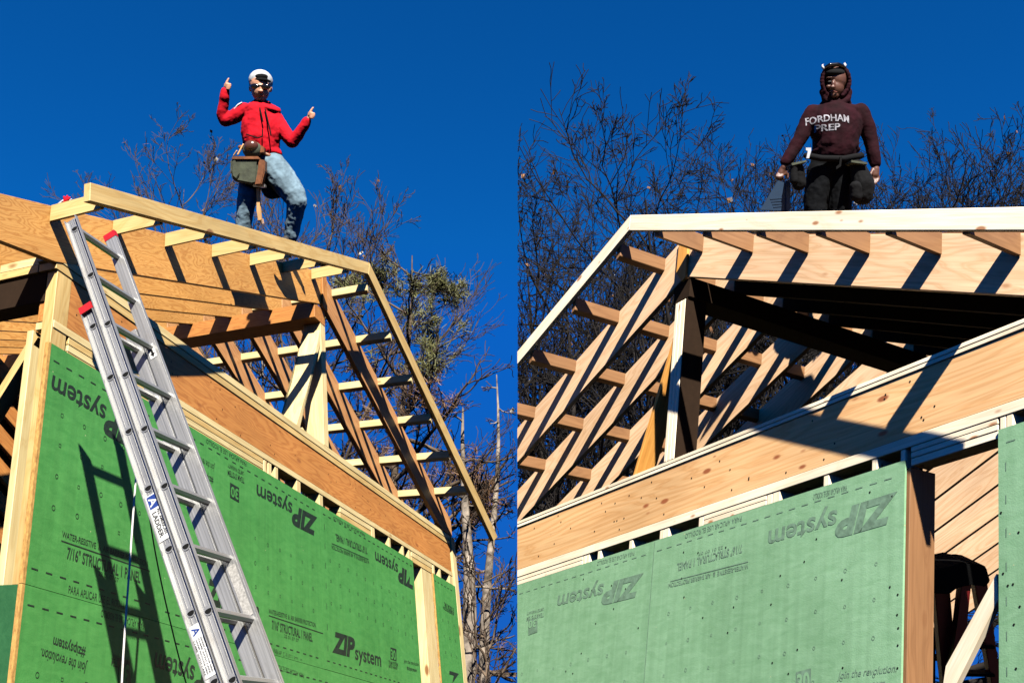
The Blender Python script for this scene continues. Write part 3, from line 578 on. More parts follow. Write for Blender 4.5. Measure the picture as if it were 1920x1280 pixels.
M['lip'] = plain('lips', (0.16, 0.05, 0.035), .5); M['hair'] = plain('dark_hair', (0.008, 0.006, 0.005), .7); M['white'] = cloth('white_print', (0.5, 0.48, 0.48), .3, 40)
M['greyprint'] = cloth('worn_white_print', (0.26, 0.25, 0.27), .7, 30)
M['handle'] = plain('hickory_handle', (0.50, 0.28, 0.11), .5, 0, .2, 12, .1, stretch=(1, 1, .2)); M['boot'] = plain('worn_boot', (0.018, 0.014, 0.011), .7, 0, .5, 15, .3)
M['bluetool'] = plain('blue_plastic', (0.003, 0.022, 0.055), .5); M['steel'] = plain('steel', (0.4, 0.4, 0.4), .35, .8); M['eye'] = plain('eye_white', (.25, .24, .22), .3)
M['pale_and_glint'] = plain('pale_plastic_and_glint', (0.5, 0.5, 0.52), .1, 0, .1, 30, 0, .8); M['copper'] = plain('brown_glossy_shell', (0.07, 0.025, 0.015), .2)
# ---- man in the red hoodie
ZL = 9.0; k = ZL / F
ft = W(cpos(500, 475, ZL)); 
PLm = thing('person', ft, 'man in red hoodie, sunglasses and backward cap giving two thumbs up', 'person')
def fist(o, c, up, side, r, mirror=1):
    """closed hand at pixel c with the thumb pointing along 'up'; fingers stacked across 'side'"""
    up = nz([*up, 0])[:2]; sd_ = np.array(side, float)
    def q(a, b, z=0): return (c[0] + up[0] * a + sd_[0] * b, c[1] + up[1] * a + sd_[1] * b, c[2] + z)
    for i in range(4):                       # four curled fingers, knuckle row outside, tips folded back over the palm
        a = 4.2 - i * 3.0; L_ = (5.6, 6.2, 5.8, 4.6)[i]
        o.chain([(*q(a, -1.5, 1), 2.0), (*q(a + .2, L_ - 1.2, 3.4), 1.9), (*q(a, L_, 6.2), 1.75), (*q(a - .2, 1.2, 7.8), 1.55), (*q(a - .2, -1.0, 5.6), 1.4)])
    o.chain([(*q(-4, -3, 0), 3.4), (*q(2.5, -2.6, 0), 3.6)]); o.chain([(*q(-4, 1.5, 1), 2.8), (*q(2, 2, 1), 2.8)])
    o.chain([(*q(-1, -3.2, 2.5), 2.7), (*q(5.5, -2.2, 4), 2.5), (*q(10.5, -.6, 3.6), 2.15), (*q(14.5, .9, 3.2), 1.7)])
b = Org(ZL)
b.ell((488, 158, 0), (19.5, 24, 22)); b.ell((488, 171, 7), (16.5, 19, 18)); b.ell((488.5, 185, 10), (9, 7, 9)); b.ell((489, 166, 21), (3.6, 7, 5)); b.ell((489, 171, 24), (4.5, 3, 3.5))
b.ell((469.5, 166, -1), (3, 6.5, 4)); b.ell((507.5, 167, -1), (3, 6.5, 4)); b.chain([(488, 186, -4, 11.5), (489, 202, -6, 13)])
b.chain([(489, 220, -6, 22), (492, 255, -4, 23), (494, 300, 0, 20)]); b.chain([(462, 213, -6, 8), (424, 225, 3, 5.5), (421, 182, 14, 5), (425, 166, 15, 4.6)]); b.chain([(513, 223, -6, 8), (547, 265, 4, 5.5), (572, 233, 15, 5), (579, 222, 17, 4.6)])
b.chain([(478, 305, 0, 20), (466, 365, 12, 13), (456, 425, 0, 9), (455, 448, 0, 7)]); b.chain([(510, 308, 0, 20), (553, 372, 16, 14), (546, 436, -4, 9), (545, 455, -4, 7)])
fist(b, (426, 162, 16), (.12, -1), (1, .1), 4); fist(b, (583, 216, 18), (.22, -1), (1, .28), 4)
bo = b.build('body', M['skin'], PLm, .0052, 2)
h = Org(ZL)   # hoodie
h.chain([(488, 216, -6, 31), (488, 240, -5, 33), (490, 262, -3, 35), (494, 283, -2, 31)]); h.ell((490, 244, 2), (39, 44, 26), .10); h.ell((486, 214, -4), (36, 16, 22), -.12); h.ell((494, 280, -1), (37, 15, 26), -.28)
h.chain([(459, 207, -4, 15), (439, 219, 0, 13.5), (422, 226, 3, 12), (416, 215, 6, 10.5), (419, 197, 11, 9.8), (421, 182, 14, 8.6)]); h.chain([(421, 184, 14, 10), (422, 173, 15, 9)])
h.chain([(516, 222, -4, 15), (533, 248, 2, 13.5), (548, 266, 5, 12.5), (558, 254, 9, 11), (568, 240, 14, 10), (573, 231, 16, 8.5)]); h.chain([(571, 236, 15, 9.3), (575, 228, 16, 8.6)])
h.ell((500, 204, 4), (25, 8, 15), -.22); h.ell((474, 200, 4), (16, 7, 14), .3); h.ell((494, 205, -14), (28, 12, 14))
h.ell((517, 207, 2), (10, 7, 9), -.3)
ho = h.build('hoodie', M['red'], PLm, .0065, 5, .013, .07)
t = Org(ZL); t.chain([(455, 189, 10, 1), (460, 188, 9, 1)]); t.bm.free()
for pts in ([(487, 203, 24), (490, 215, 30), (493, 228, 33)], [(497, 205, 23), (502, 225, 31), (507, 248, 34), (508, 254, 34)]):
    d_ = Org(ZL); d_.chain([(*p, 1.3) for p in pts]); d_.build('drawstring', M['blackcloth'], ho, .003, 1)
d_ = Org(ZL); d_.chain([(438, 206, 8, 1.3), (446, 197, 8, 1.6), (453, 193, 7, 1.6)]); d_.build('shoulder_stripe', M['white'], ho, .003, 1)
pk = Org(ZL); pk.chain([(492, 243, 37, 1.2), (492, 256, 38, 1.2), (483, 259, 38, 1.2), (462, 252, 33, 1.2)]); pk.build('pocket_seam', M['blackcloth'], ho, .003, 1)
j = Org(ZL)   # jeans
j.ell((497, 298, 0), (30, 20, 24), -.3); j.chain([(480, 306, 0, 24), (472, 335, 6, 22), (466, 362, 12, 19.5), (461, 385, 6, 17), (457, 415, 2, 15), (456, 436, 0, 13.5)])
j.chain([(508, 306, 0, 26), (530, 336, 8, 26), (549, 362, 14, 23), (557, 378, 16, 19), (553, 400, 8, 16.5), (548, 430, -2, 14.5), (546, 442, -4, 13.5)]); j.ell((515, 345, -12), (26, 30, 14), -.5)
jo = j.build('jeans', M['denim'], PLm, .0068, 5, .014, .06)
for pts in ([(540, 448, -4, 9), (533, 452, 8, 8), (522, 454, 16, 6.5)], [(455, 440, -2, 9), (449, 447, 8, 8), (440, 450, 14, 6.5)]):
    q = Org(ZL); q.chain(pts); q.chain([(pts[0][0] + 3, pts[0][1] - 12, -4, 9.5), (pts[0][0] + 1, pts[0][1] + 2, -4, 10)]); q.build('boot', M['boot'], PLm, .006, 2)
c = Org(ZL); c.ell((489, 152.5, -3), (22.5, 21, 24), 0, -.2); c.ell((489, 158, -8), (22, 16, 20)); c.bm.verts.ensure_lookup_table()
co = c.build('cap', M['capwhite'], PLm, .006, 1)
q = Org(ZL); q.chain([(472, 152, 14, 2.4), (480, 149.5, 19, 2.6), (489, 149, 21.5, 2.6), (498, 149.8, 19, 2.6), (506, 153, 13.5, 2.4)]); q.ell((490, 144, 17), (12.5, 5.5, 6.5)); q.build('cap_strap', M['blackcloth'], co, .0045, 2)
q = Org(ZL); q.ell((489, 152, -30), (17, 4, 12)); q.build('brim', M['blackcloth'], co, .005, 1)
q = Org(ZL); q.ell((479.5, 162.5, 21), (9.6, 6, 5.5), -.08); q.ell((498, 163, 21), (9.6, 6, 5.5), .05); q.cap((485, 161, 25), (494, 161, 25), 1.6, 1.6); q.chain([(472, 162, 18, 2), (468, 161, 4, 1.6)]); q.chain([(506, 162, 18, 2), (509, 162, 4, 1.6)])
q.build('sunglasses', M['glossblack'], PLm, .0035, 1)
q = Org(ZL); q.chain([(484, 179.5, 19.5, .8), (489, 179, 21.5, .9), (494, 180, 19, .8)]); q.build('mouth', M['lip'], bo, .0025, 1)
q = Org(ZL); q.chain([(486, 188, 16.5, 1), (491, 188, 16.5, 1)]); q.build('beard', M['hair'], bo, .003, 1)
# tool belt of the red man
PB = thing('tool_belt', tuple(W(cpos(465, 349, ZL))), 'olive canvas tool pouch with leather trim worn at the hip over blue jeans', 'tool belt')
q = Org(ZL); q.chain([(450, 276, 16, 4), (480, 281, 24, 4), (505, 292, 20, 4), (522, 302, 4, 4)]); q.build('belt', M['leather'], PB, .005, 1)
slab('pouch', [(432, 297), (484, 300), (481, 343), (472, 345), (436, 338), (431, 318)], ZL, .20, .09, M['olive'], PB, .012)
slab('pouch_pocket', [(434, 303), (440, 299), (449, 326), (443, 336), (436, 330)], ZL, .215, .19, M['olive'], PB, .006)
slab('pouch_trim', [(436, 293), (484, 293), (486, 299), (434, 299)], ZL, .212, .085, M['leather'], PB, .004)
slab('leather_side', [(485, 298), (497, 300), (496, 322), (490, 346), (477, 347), (483, 320)], ZL, .205, .10, M['leather'], PB, .008)
q = Org(ZL); q.ell((473, 281, 34), (18, 16, 13), .1); q.build('round_case', M['olive'], PB, .005, 1); q = Org(ZL); q.ell((471, 274, 42), (13, 11, 9), .1); q.build('case_shell', M['copper'], PB, .004, 1)
slab('leather_flap', [(489, 272), (496, 277), (495, 286), (486, 287)], ZL, .18, .12, M['leather'], PB, .004)
q = Org(ZL); q.chain([(438, 292, 40, 1.4), (444, 283, 42, 1.3)]); q.chain([(446, 290, 42, 1.8), (456, 271, 40, 1.6)]); q.build('pencil', M['handle'], PB, .003, 1)
HM = thing('hammer', tuple(W(cpos(486, 414, ZL))), 'hammer hanging from the tool belt, its pale wooden handle between the two denim legs', 'hammer')
slab('handle', [(480, 352), (487, 352), (486, 385), (490, 408), (491.5, 413), (483, 414.5), (481, 395)], ZL, .13, .10, M['handle'], HM, .006)
slab('head', [(474, 343), (497, 345), (497, 351), (474, 350)], ZL, .145, .085, M['steel'], HM, .004)
# small striped glove lying on the rake beam
GL = thing('work_glove', tuple(W(lpx(125, 380, -.1))), 'dark red and white work glove poking above the beam at the left eave', 'glove')
gz = -(lpx(125, 380, -.12)[2]); q = Org(gz); q.chain([(120, 383, 0, 4.5), (125, 375, 0, 5)]); q.chain([(121, 374, 0, 2.4), (120, 369, 0, 2)]); q.chain([(125, 373, 0, 2.4), (126, 367.5, 0, 2)]); q.chain([(129, 374, 0, 2.2), (131, 370, 0, 1.8)]); q.build('palm', M['red'], GL, .005, 1)
q = Org(gz); q.chain([(112, 381, 3, 2), (118, 376, 3, 1.8)]); q.chain([(131, 376, 3, 1.6), (134, 373.5, 3, 1.6)]); q.chain([(110, 381.5, 0, 1.6), (116, 381, 0, 1.6)]); q.build('cuff', M['white'], GL, .004, 1)
# ---- man in the maroon hoodie
ZR_ = 7.6; k = ZR_ / F
PRm = thing('person', tuple(W(cpos(1548, 575, ZR_))), 'man in a dark maroon lettered hoodie with the hood up, standing above the right roof', 'person')
b = Org(ZR_)
b.ell((1566, 150, 0), (20, 27, 24)); b.ell((1565, 165, 5), (16.5, 20, 18)); b.ell((1564.5, 179, 10), (9.5, 7.5, 9)); b.ell((1562, 158, 22), (3.4, 7.5, 5)); b.ell((1561.5, 163.5, 25), (4.6, 3.2, 3.6)); b.ell((1564, 146.5, 15), (16, 3, 8))
b.ell((1574, 163, 15), (5, 4, 5)); b.ell((1553, 163, 15), (4, 4, 5)); b.chain([(1566, 180, -4, 13), (1567, 200, -8, 12)])
b.chain([(1568, 235, -6, 30), (1566, 285, 0, 28)]); b.chain([(1532, 214, -8, 9), (1500, 261, 3, 7), (1474, 304, 12, 6), (1469, 314, 12, 6)]); b.chain([(1606, 214, -8, 9), (1632, 262, 0, 7), (1640, 304, 8, 6.5), (1642, 314, 9, 6)])
b.chain([(1540, 330, 0, 18), (1529, 410, 0, 15), (1524, 470, 0, 14), (1526, 560, 0, 10)]); b.chain([(1580, 330, 0, 18), (1574, 410, 0, 15), (1580, 470, 0, 14), (1580, 560, 0, 10)])
# right hand holding the square: fingers wrap down over its top edge; left hand hanging, half open
b.chain([(1468, 316, 10, 6.5), (1464, 325, 10, 6.5)]); b.chain([(1473, 319, 10, 4), (1472, 326, 10, 4)])
for i, (dx, L_) in enumerate(((-4, 9), (-.3, 11), (3.4, 10.5), (7, 8.5))): b.chain([(1462 + dx, 326, 12, 2.5), (1460 + dx, 326 + L_ * .5, 17, 2.3), (1460.5 + dx, 326 + L_, 15, 2.0), (1462 + dx, 328 + L_, 9, 1.7)])
b.chain([(1470, 320, 6, 2.8), (1477, 327, 8, 2.5), (1477, 334, 9, 2.1)])
b.chain([(1642, 316, 9, 6.8), (1641, 328, 9, 7.2)]); b.chain([(1637, 318, 10, 4.5), (1636, 328, 11, 4.5)])
for i, (dx, L_) in enumerate(((-6, 14), (-2, 17), (2, 16.5), (5.8, 13))): b.chain([(1641 + dx, 330, 10, 2.7), (1641.5 + dx, 330 + L_ * .42, 12, 2.5), (1640 + dx * .9, 330 + L_ * .75, 15, 2.2), (1638 + dx * .8, 330 + L_, 17, 1.8)])
b.chain([(1636, 320, 13, 3), (1631, 329, 17, 2.7), (1631, 337, 19, 2.2)])
bo2 = b.build('body', M['skin_shaded'], PRm, .0052, 2)
h = Org(ZR_)
h.chain([(1567, 232, -6, 43), (1567, 256, -3, 43), (1566, 280, -1, 42)]); h.ell((1567, 238, 4), (49, 50, 30)); h.ell((1568, 209, -4), (50, 17, 24)); h.ell((1567, 283, 0), (46, 11, 30), .02)
h.chain([(1524, 211, -4, 16), (1509, 240, 0, 14.5), (1498, 264, 4, 13.5), (1484, 288, 9, 12), (1473, 304, 12, 10)]); h.chain([(1613, 210, -4, 17), (1626, 240, -2, 15), (1633, 266, 0, 13.5), (1638, 292, 6, 12.5), (1641, 306, 8, 11)])
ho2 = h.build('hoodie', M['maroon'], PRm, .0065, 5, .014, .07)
h = Org(ZR_)     # raised hood: a shell open at the face
for i in range(26):
    t = -2.62 + i * 5.24 / 25; x, y = 1567 + 25.5 * math.sin(t), 153 - 30 * math.cos(t)
    h.cap((x, y, 13), (1567 + 24 * math.sin(t), 152 - 28 * math.cos(t), -18), 4.0, 5.5)
h.ell((1567, 152, -20), (25, 30, 13)); h.chain([(1541, 172, 8, 5), (1549, 188, 8, 7), (1562, 196, 10, 7.5), (1575, 196, 10, 7.5), (1588, 187, 6, 7.5), (1593, 172, 4, 5)]); h.ell((1567, 196, -6), (30, 14, 20))
h.build('hood', M['maroon'], PRm, .006, 3, .012, .03)
q = Org(ZR_)
q.ell((1565, 136, 13), (19, 8, 14), 0, .3); q.build('beanie', M['blackcloth'], PRm, .005, 1)
gg = Org(ZR_); gg.chain([(1546, 128, 15, 3.2), (1556, 122, 22, 3.6), (1572, 121, 22, 3.6), (1584, 126, 15, 3.2)]); go = gg.build('goggles', M['glossblack'], PRm, .004, 1)
for x, y, a in ((1543, 127, .5), (1584, 124, -.5)): q = Org(ZR_); q.ell((x, y, 16), (2.6, 4.6, 3), a); q.chain([(x - 2, y - 4, 17, 1.1), (x + 1, y - 6, 17, .9)]); q.build('goggle_glint', M['pale_and_glint'], go, .0035, 1)  # small pale shapes stand in for glints on the goggles
for x in (1556, 1571): q = Org(ZR_); q.ell((x, 153.5, 18.5), (4.2, 1.7, 2.2)); q.build('eye', M['hair'], bo2, .002, 0); pass
q = Org(ZR_); q.chain([(1556, 172, 20.5, 1.2), (1562, 171, 23, 1.4), (1569, 173, 20.5, 1.1)]); q.build('mouth', M['lip'], bo2, .0025, 1)
def chest(txt, x0, x1, ybase, h, arch, mat, bold):
    vs, fs = glyphs(txt, bold); cx = (x0 + x1) / 2; out_ = []
    for p in vs:
        x = x0 + (x1 - x0) * p[0]; t = (x - cx) / ((x1 - x0) / 2); y = ybase - p[1] * h * (1 + .12 * t * t) + arch * t * t
        out_.append(tuple(cpos(x, y, ZR_, .30)))
    bm = bmesh.new(); V = [bm.verts.new(v) for v in out_]
    for f in fs:
        try: bm.faces.new([V[i] for i in f])
        except ValueError: pass
    bmesh.ops.triangulate(bm, faces=bm.faces); bmesh.ops.subdivide_edges(bm, edges=[e for e in bm.edges if e.calc_length() > .012], cuts=2); bmesh.ops.triangulate(bm, faces=bm.faces); bm.verts.index_update()
    o = mesh_obj('chest_lettering', [W(v.co[:]) for v in bm.verts], [[v.index for v in f.verts] for f in bm.faces], M[mat], ho2); bm.free()
    dg = bpy.context.evaluated_depsgraph_get(); dg.update(); ev = ho2.evaluated_get(dg); off = rootloc(ho2); view = Vector(CM @ np.array([0, 0, -1.0]))
    for v in o.data.vertices:
        ok, loc, nr, _ = ev.ray_cast(v.co + off - off, view)
        if ok: v.co = loc - view * .004
    return o
chest('FORDHAM', 1529, 1606, 217, 13, 5.0, 'greyprint', .02); chest('PREP', 1545, 1588, 235, 12, 1.0, 'greyprint', .02)
j = Org(ZR_); j.ell((1561, 308, 0), (42, 22, 28)); j.chain([(1539, 322, 0, 26), (1531, 365, 0, 23), (1528, 410, 0, 21), (1524, 470, 0, 20), (1526, 545, 0, 16)]); j.chain([(1580, 322, 0, 26), (1575, 365, 0, 23), (1574, 410, 0, 21), (1580, 470, 0, 20), (1580, 545, 0, 16)])
j.build('trousers', M['jean_shaded'], PRm, .007, 4, .014, .06)
for x in (1526, 1580): q = Org(ZR_); q.chain([(x, 556, -4, 13), (x - 2, 566, 8, 11), (x - 4, 570, 26, 9)]); q.build('boot', M['boot'], PRm, .008, 2)
PB2 = thing('tool_belt', tuple(W(cpos(1560, 388, ZR_))), 'black tool belt with a bulky pouch on each hip of the hooded man', 'tool belt')
q = Org(ZR_); q.chain([(1512, 292, 22, 6), (1540, 297, 34, 6), (1580, 298, 34, 6), (1615, 292, 20, 6)]); q.build('belt', M['blackcloth'], PB2, .006, 1)
for nm, pr in (('pouch', [(1494, 318, 40, 14), (1498, 345, 42, 13)]), ('pouch_pocket', [(1488, 312, 52, 7), (1489, 340, 54, 7)]), ('pouch', [(1608, 312, 36, 14), (1618, 345, 42, 21), (1618, 366, 42, 19)]), ('pouch_pocket', [(1604, 350, 58, 11), (1606, 368, 58, 11)])):
    q = Org(ZR_); q.chain(pr); q.build(nm, M['blackcloth'], PB2, .007, 3, .012, .05)
for pr in ([(1484, 306), (1512, 300), (1513, 304), (1485, 311)], [(1596, 300), (1626, 304), (1627, 309), (1596, 305)]): slab('pouch_rim', pr, ZR_, .235, .10, M['olive'], PB2, .003)
slab('buckle', [(1511, 277), (1521, 277), (1521, 283), (1517, 297), (1512, 297), (1515, 283), (1511, 282)], ZR_, .175, .16, M['pale_and_glint'], PB2, .001)
slab('buckle', [(1575, 294), (1579, 294), (1577, 312), (1568, 318), (1568, 313), (1574, 308)], ZR_, .175, .16, M['black'], PB2, .001)
SQ = thing('speed_square', tuple(W(cpos(1455, 396, ZR_))), 'dark blue triangular framing square held low in the hooded man\'s hand', 'framing square')
slab('plate', [(1459, 338), (1479, 345), (1479, 396), (1425, 394)], ZR_, .10, .085, M['bluetool'], SQ, .002)
slab('fence', [(1474, 338), (1482, 342), (1482, 398), (1474, 398)], ZR_, .12, .07, M['bluetool'], SQ, .003)
for i in range(4): slab('scale_slot', [(1444 + i * 2, 372 + i * 5), (1468, 370 + i * 5), (1468, 372 + i * 5), (1444 + i * 2, 374 + i * 5)], ZR_, .103, .0995, M['bluetool'], SQ, 0)
# ------------------------------------------------------------------ step ladder and clamp inside the right house
n_ = -.8; sZ = float(-RF.P(*RF.uv(1800, 1150, n_), n_)[2])
M['redrail'] = plain('red_fibreglass', (0.18, 0.008, 0.008), .5)
z4 = lambda pts: [(1735 + x / 5.33, 1040 + y / 5.33) for x, y in pts]
SL = thing('step_ladder', tuple(W(cpos(1800, 1300, sZ))), 'red step ladder with a black top standing inside the right window opening', 'step ladder')
slab('top_cap', z4([(30, 170), (100, 145), (180, 130), (260, 108), (300, 93), (390, 70), (430, 84), (440, 100), (500, 90), (590, 103), (612, 126), (652, 262), (600, 320), (480, 290), (465, 300), (350, 320), (300, 330), (250, 390), (90, 385), (60, 360), (30, 340)]), sZ, .12, -.15, M['black'], SL, .01)
for pts, d0 in (([(95, 370), (250, 370), (345, 1500), (200, 1500)], .03), ([(360, 290), (462, 290), (415, 730), (300, 1500), (190, 1500), (318, 700)], .10), ([(492, 280), (622, 280), (790, 1500), (700, 1500)], .0)): slab('rail', z4(pts), sZ, d0, d0 - .06, M['redrail'], SL, .004)
for y in (900, 1180): slab('tread', z4([(200, y), (700, y + 10), (700, y + 40), (200, y + 30)]), sZ, .02, -.06, M['black'], SL, .003)
CLP = thing('bar_clamp', tuple(W(cpos(1750, 1205, sZ))), 'black bar clamp with a yellow pad beside the red step ladder', 'clamp')
slab('bar', z4([(62, 730), (102, 730), (102, 1400), (62, 1400)]), sZ, -.12, -.15, M['black'], CLP, .002); slab('jaw', z4([(30, 868), (200, 868), (200, 905), (30, 905)]), sZ, -.10, -.16, M['black'], CLP, .002)
slab('pad', z4([(30, 830), (55, 790), (74, 795), (74, 880), (50, 885)]), sZ, -.09, -.14, plain('yellow_plastic', (.55, .33, .01), .5), CLP, .002)
# ------------------------------------------------------------------ trees
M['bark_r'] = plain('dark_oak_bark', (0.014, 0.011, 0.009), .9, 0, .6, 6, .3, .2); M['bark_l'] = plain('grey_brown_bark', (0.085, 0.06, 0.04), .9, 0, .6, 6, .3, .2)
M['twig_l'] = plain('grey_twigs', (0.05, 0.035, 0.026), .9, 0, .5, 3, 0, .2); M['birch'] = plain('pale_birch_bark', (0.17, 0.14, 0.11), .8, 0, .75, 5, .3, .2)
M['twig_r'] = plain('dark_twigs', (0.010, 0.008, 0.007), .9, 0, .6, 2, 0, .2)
M['leaf'] = plain('dry_leaf', (0.16, 0.075, 0.03), .6, 0, .5, 3, 0, .3); M['leafpale'] = plain('pale_leaf', (0.42, 0.38, 0.33), .5, 0, .4, 3)
M['needle'] = plain('olive_needles', (0.085, 0.085, 0.022), .7, 0, .6, 1.5); M['needlered'] = plain('russet_needles', (0.11, 0.055, 0.022), .7, 0, .5, 1.5)
class Wood:
    def __init__(s): s.V = []; s.Fc = []; s.n = 0
    def tube(s, pts, r, k):
        pts = np.array(pts); m = len(pts); d = np.gradient(pts, axis=0); d /= np.linalg.norm(d, axis=1)[:, None] + 1e-9
        a = np.cross(d, [.31, .17, .93]); a /= np.linalg.norm(a, axis=1)[:, None] + 1e-9; b_ = np.cross(d, a)
        an = np.arange(k) * 2 * np.pi / k
        ring = pts[:, None, :] + np.array(r)[:, None, None] * (a[:, None, :] * np.cos(an)[None, :, None] + b_[:, None, :] * np.sin(an)[None, :, None])
        s.V.append(ring.reshape(-1, 3)); i = np.arange(m - 1)[:, None] * k; j = np.arange(k)[None, :]; j2 = (j + 1) % k
        f = np.stack([i + j, i + j2, i + k + j2, i + k + j], -1).reshape(-1, 4) + s.n; s.Fc.append(f); s.n += m * k
    def quads(s, c, nrm, up, w, h):
        q = np.array([c - up * h - nrm * w, c - up * h + nrm * w, c + up * h + nrm * w, c + up * h - nrm * w]); s.V.append(q); s.Fc.append(np.array([[0, 1, 2, 3]]) + s.n); s.n += 4
    def build(s, name, mat, parent, clip=0, smooth=True):
        if not s.V: return None
        V = np.concatenate(s.V); Fa = np.concatenate(s.Fc)
        if clip:
            Cc = (V - np.array([0, 0, EYE])) @ CM; ok = clip * (Cc[:, 0] + Cc[:, 2] * CLIPK) > 0.0; Fa = Fa[ok[Fa].all(1)]
            used = np.unique(Fa); mp = np.zeros(len(V), int); mp[used] = np.arange(len(used)); V = V[used]; Fa = mp[Fa]
        if not len(Fa): return None
        off = np.array(rootloc(parent)); me = bpy.data.meshes.new(name); nv, nf = len(V), len(Fa)
        me.vertices.add(nv); me.vertices.foreach_set('co', (V - off).ravel().astype('f4')); me.loops.add(nf * 4); me.loops.foreach_set('vertex_index', Fa.ravel().astype('i4'))
        me.polygons.add(nf); me.polygons.foreach_set('loop_start', (np.arange(nf) * 4).astype('i4')); me.polygons.foreach_set('loop_total', np.full(nf, 4, 'i4'))
        if smooth: me.polygons.foreach_set('use_smooth', np.ones(nf, bool))
        me.update(calc_edges=True); me.materials.append(mat); o = bpy.data.objects.new(name, me); link(o); o.parent = parent; return o
def path(p, d, L_, n, wob, up, rg):
    pts = [p]; d = nz(d); st = L_ / n
    for i in range(n):
        d = nz(d + rg.normal(0, wob, 3) + np.array([0, 0, up])); p = p + d * st; pts.append(p)
    return pts
def tree(name, top, Z, label, cat, clip, seed, group=None, trunk_r=.14, limbs=9, sub=(7, 6, 4), bark='bark_r', twig='twig_r', crown0=.3, spread=.42, ang=.75, up=.06, base_dx=0.0, leaves=0, wob=.10, needles=None, minr=.0085, tilt0=0.0, limb_r=.62, lens=(.55, .5, .5), droop=0.0, fit=True):
    rg = np.random.default_rng(seed); T = np.array(W(ray(*top) / F * Z)); base = np.array([T[0] + base_dx, T[1] + rg.uniform(-.3, .3), -.1]); H = T[2]
    root = thing(name, tuple(base), label, cat, group); tr, cr, lf, nd, nr = Wood(), Wood(), Wood(), Wood(), Wood()
    n = 14; tp = []; w1, w2 = rg.uniform(0, 6, 2)
    for i in range(n + 1):
        t = i / n; q = base + (T - base) * t; q = q + np.array([math.sin(t * 5 + w1), math.cos(t * 4 + w2), 0]) * .02 * H * math.sin(t * math.pi); tp.append(q)
    tp = np.array(tp); rr = trunk_r * (1 - np.linspace(0, 1, n + 1) ** 1.1 * .93); tr.tube(tp, rr, 8)
    def grow(p, d, L_, r, lev):
        nn = 9 if lev == 1 else (7 if lev == 2 else 4); pts = path(p, d, L_, nn, wob * (1 + .35 * lev), up - droop * (lev == 1), rg); w = tr if lev == 1 else cr
        w.tube(pts, np.maximum(np.linspace(r, r * .28, nn + 1), minr), 6 if lev == 1 else (4 if lev == 2 else 3))
        pts = np.array(pts)
        if lev <= len(sub):
            cnt = max(1, int(sub[lev - 1] * rg.uniform(.75, 1.25)))
            for c_ in range(cnt):
                t = rg.uniform(.22, 1.0); i = min(int(t * nn), nn - 1); q = pts[i] + (pts[i + 1] - pts[i]) * (t * nn - i); dd = nz(pts[i + 1] - pts[i])
                ax = nz(np.cross(dd, rg.normal(0, 1, 3))); a = rg.uniform(.4, 1.0) * ang; nd_ = dd * math.cos(a) + ax * math.sin(a)
                grow(q, nd_, L_ * lens[min(lev, 3) - 1] * rg.uniform(.55, 1.2) * (1.15 - .5 * t), max(r * (.55 - .2 * t), minr), lev + 1)
        if lev >= 3 or lev > len(sub):
            e = pts[-1]
            if leaves and rg.random() < leaves:
                a = nz(rg.normal(0, 1, 3)); b2 = nz(np.cross(a, rg.normal(0, 1, 3))); sz = rg.uniform(.035, .07); (lf if rg.random() < .8 else nr).quads(e, a, b2, sz, sz * .6)
            if needles and needles(e, rg) > 0:
                tgt = nd if needles(e, rg) == 1 else nr
                for _ in range(16):
                    a = nz(dd0 := (pts[-1] - pts[-2])); c0 = pts[rg.integers(1, len(pts))] + rg.normal(0, .03, 3); up_ = nz(a + rg.normal(0, .7, 3)); sd2 = nz(np.cross(up_, rg.normal(0, 1, 3))); tgt.quads(c0 + up_ * .05, sd2, up_, .005, rg.uniform(.05, .09))
    for i in range(limbs):
        t = crown0 + (1 - crown0) * (i + rg.uniform(0, .9)) / limbs; t = min(t, .97); q = tp[int(t * n)] + (tp[min(int(t * n) + 1, n)] - tp[int(t * n)]) * (t * n - int(t * n))
        az = i * 2.4 + rg.uniform(-.5, .5); el = rg.uniform(.35, .95) + tilt0; d = np.array([math.cos(az) * math.cos(el), math.sin(az) * math.cos(el), math.sin(el)])
        grow(q, d, H * spread * (1.15 - .75 * (t - crown0) / (1 - crown0)) * rg.uniform(.75, 1.15), trunk_r * (1 - t) * limb_r + .014, 1)
    S_ = 1.0
    if fit:
        V = np.concatenate(tr.V + cr.V)
        def miny(s_):
            q = (base + (V - base) * s_ - np.array([0, 0, EYE])) @ CM; ok = -q[:, 2] > 1; return np.quantile((CY - F * q[ok, 1] / -q[ok, 2]), .0004)
        lo, hi = .3, 1.6
        for _ in range(18):
            mid = (lo + hi) / 2
            if miny(mid) > top[1]: lo = mid
            else: hi = mid
        S_ = (lo + hi) / 2
        for w_ in (tr, cr, lf, nd, nr): w_.V = [base + (v - base) * S_ for v in w_.V]
    tr.build('trunk', M[bark], root, clip); cr.build('crown', M[twig], root, clip); 
    lf.build('dead_leaves', M['leaf'], root, clip, False); 
    nd.build('needles', M['needle'], root, clip, False); nr.build('pale_leaves' if not needles else 'dead_needles', M['leafpale'] if not needles else M['needlered'], root, clip, False)
    return root
G = 'bare oaks behind the right house'
dy = 0
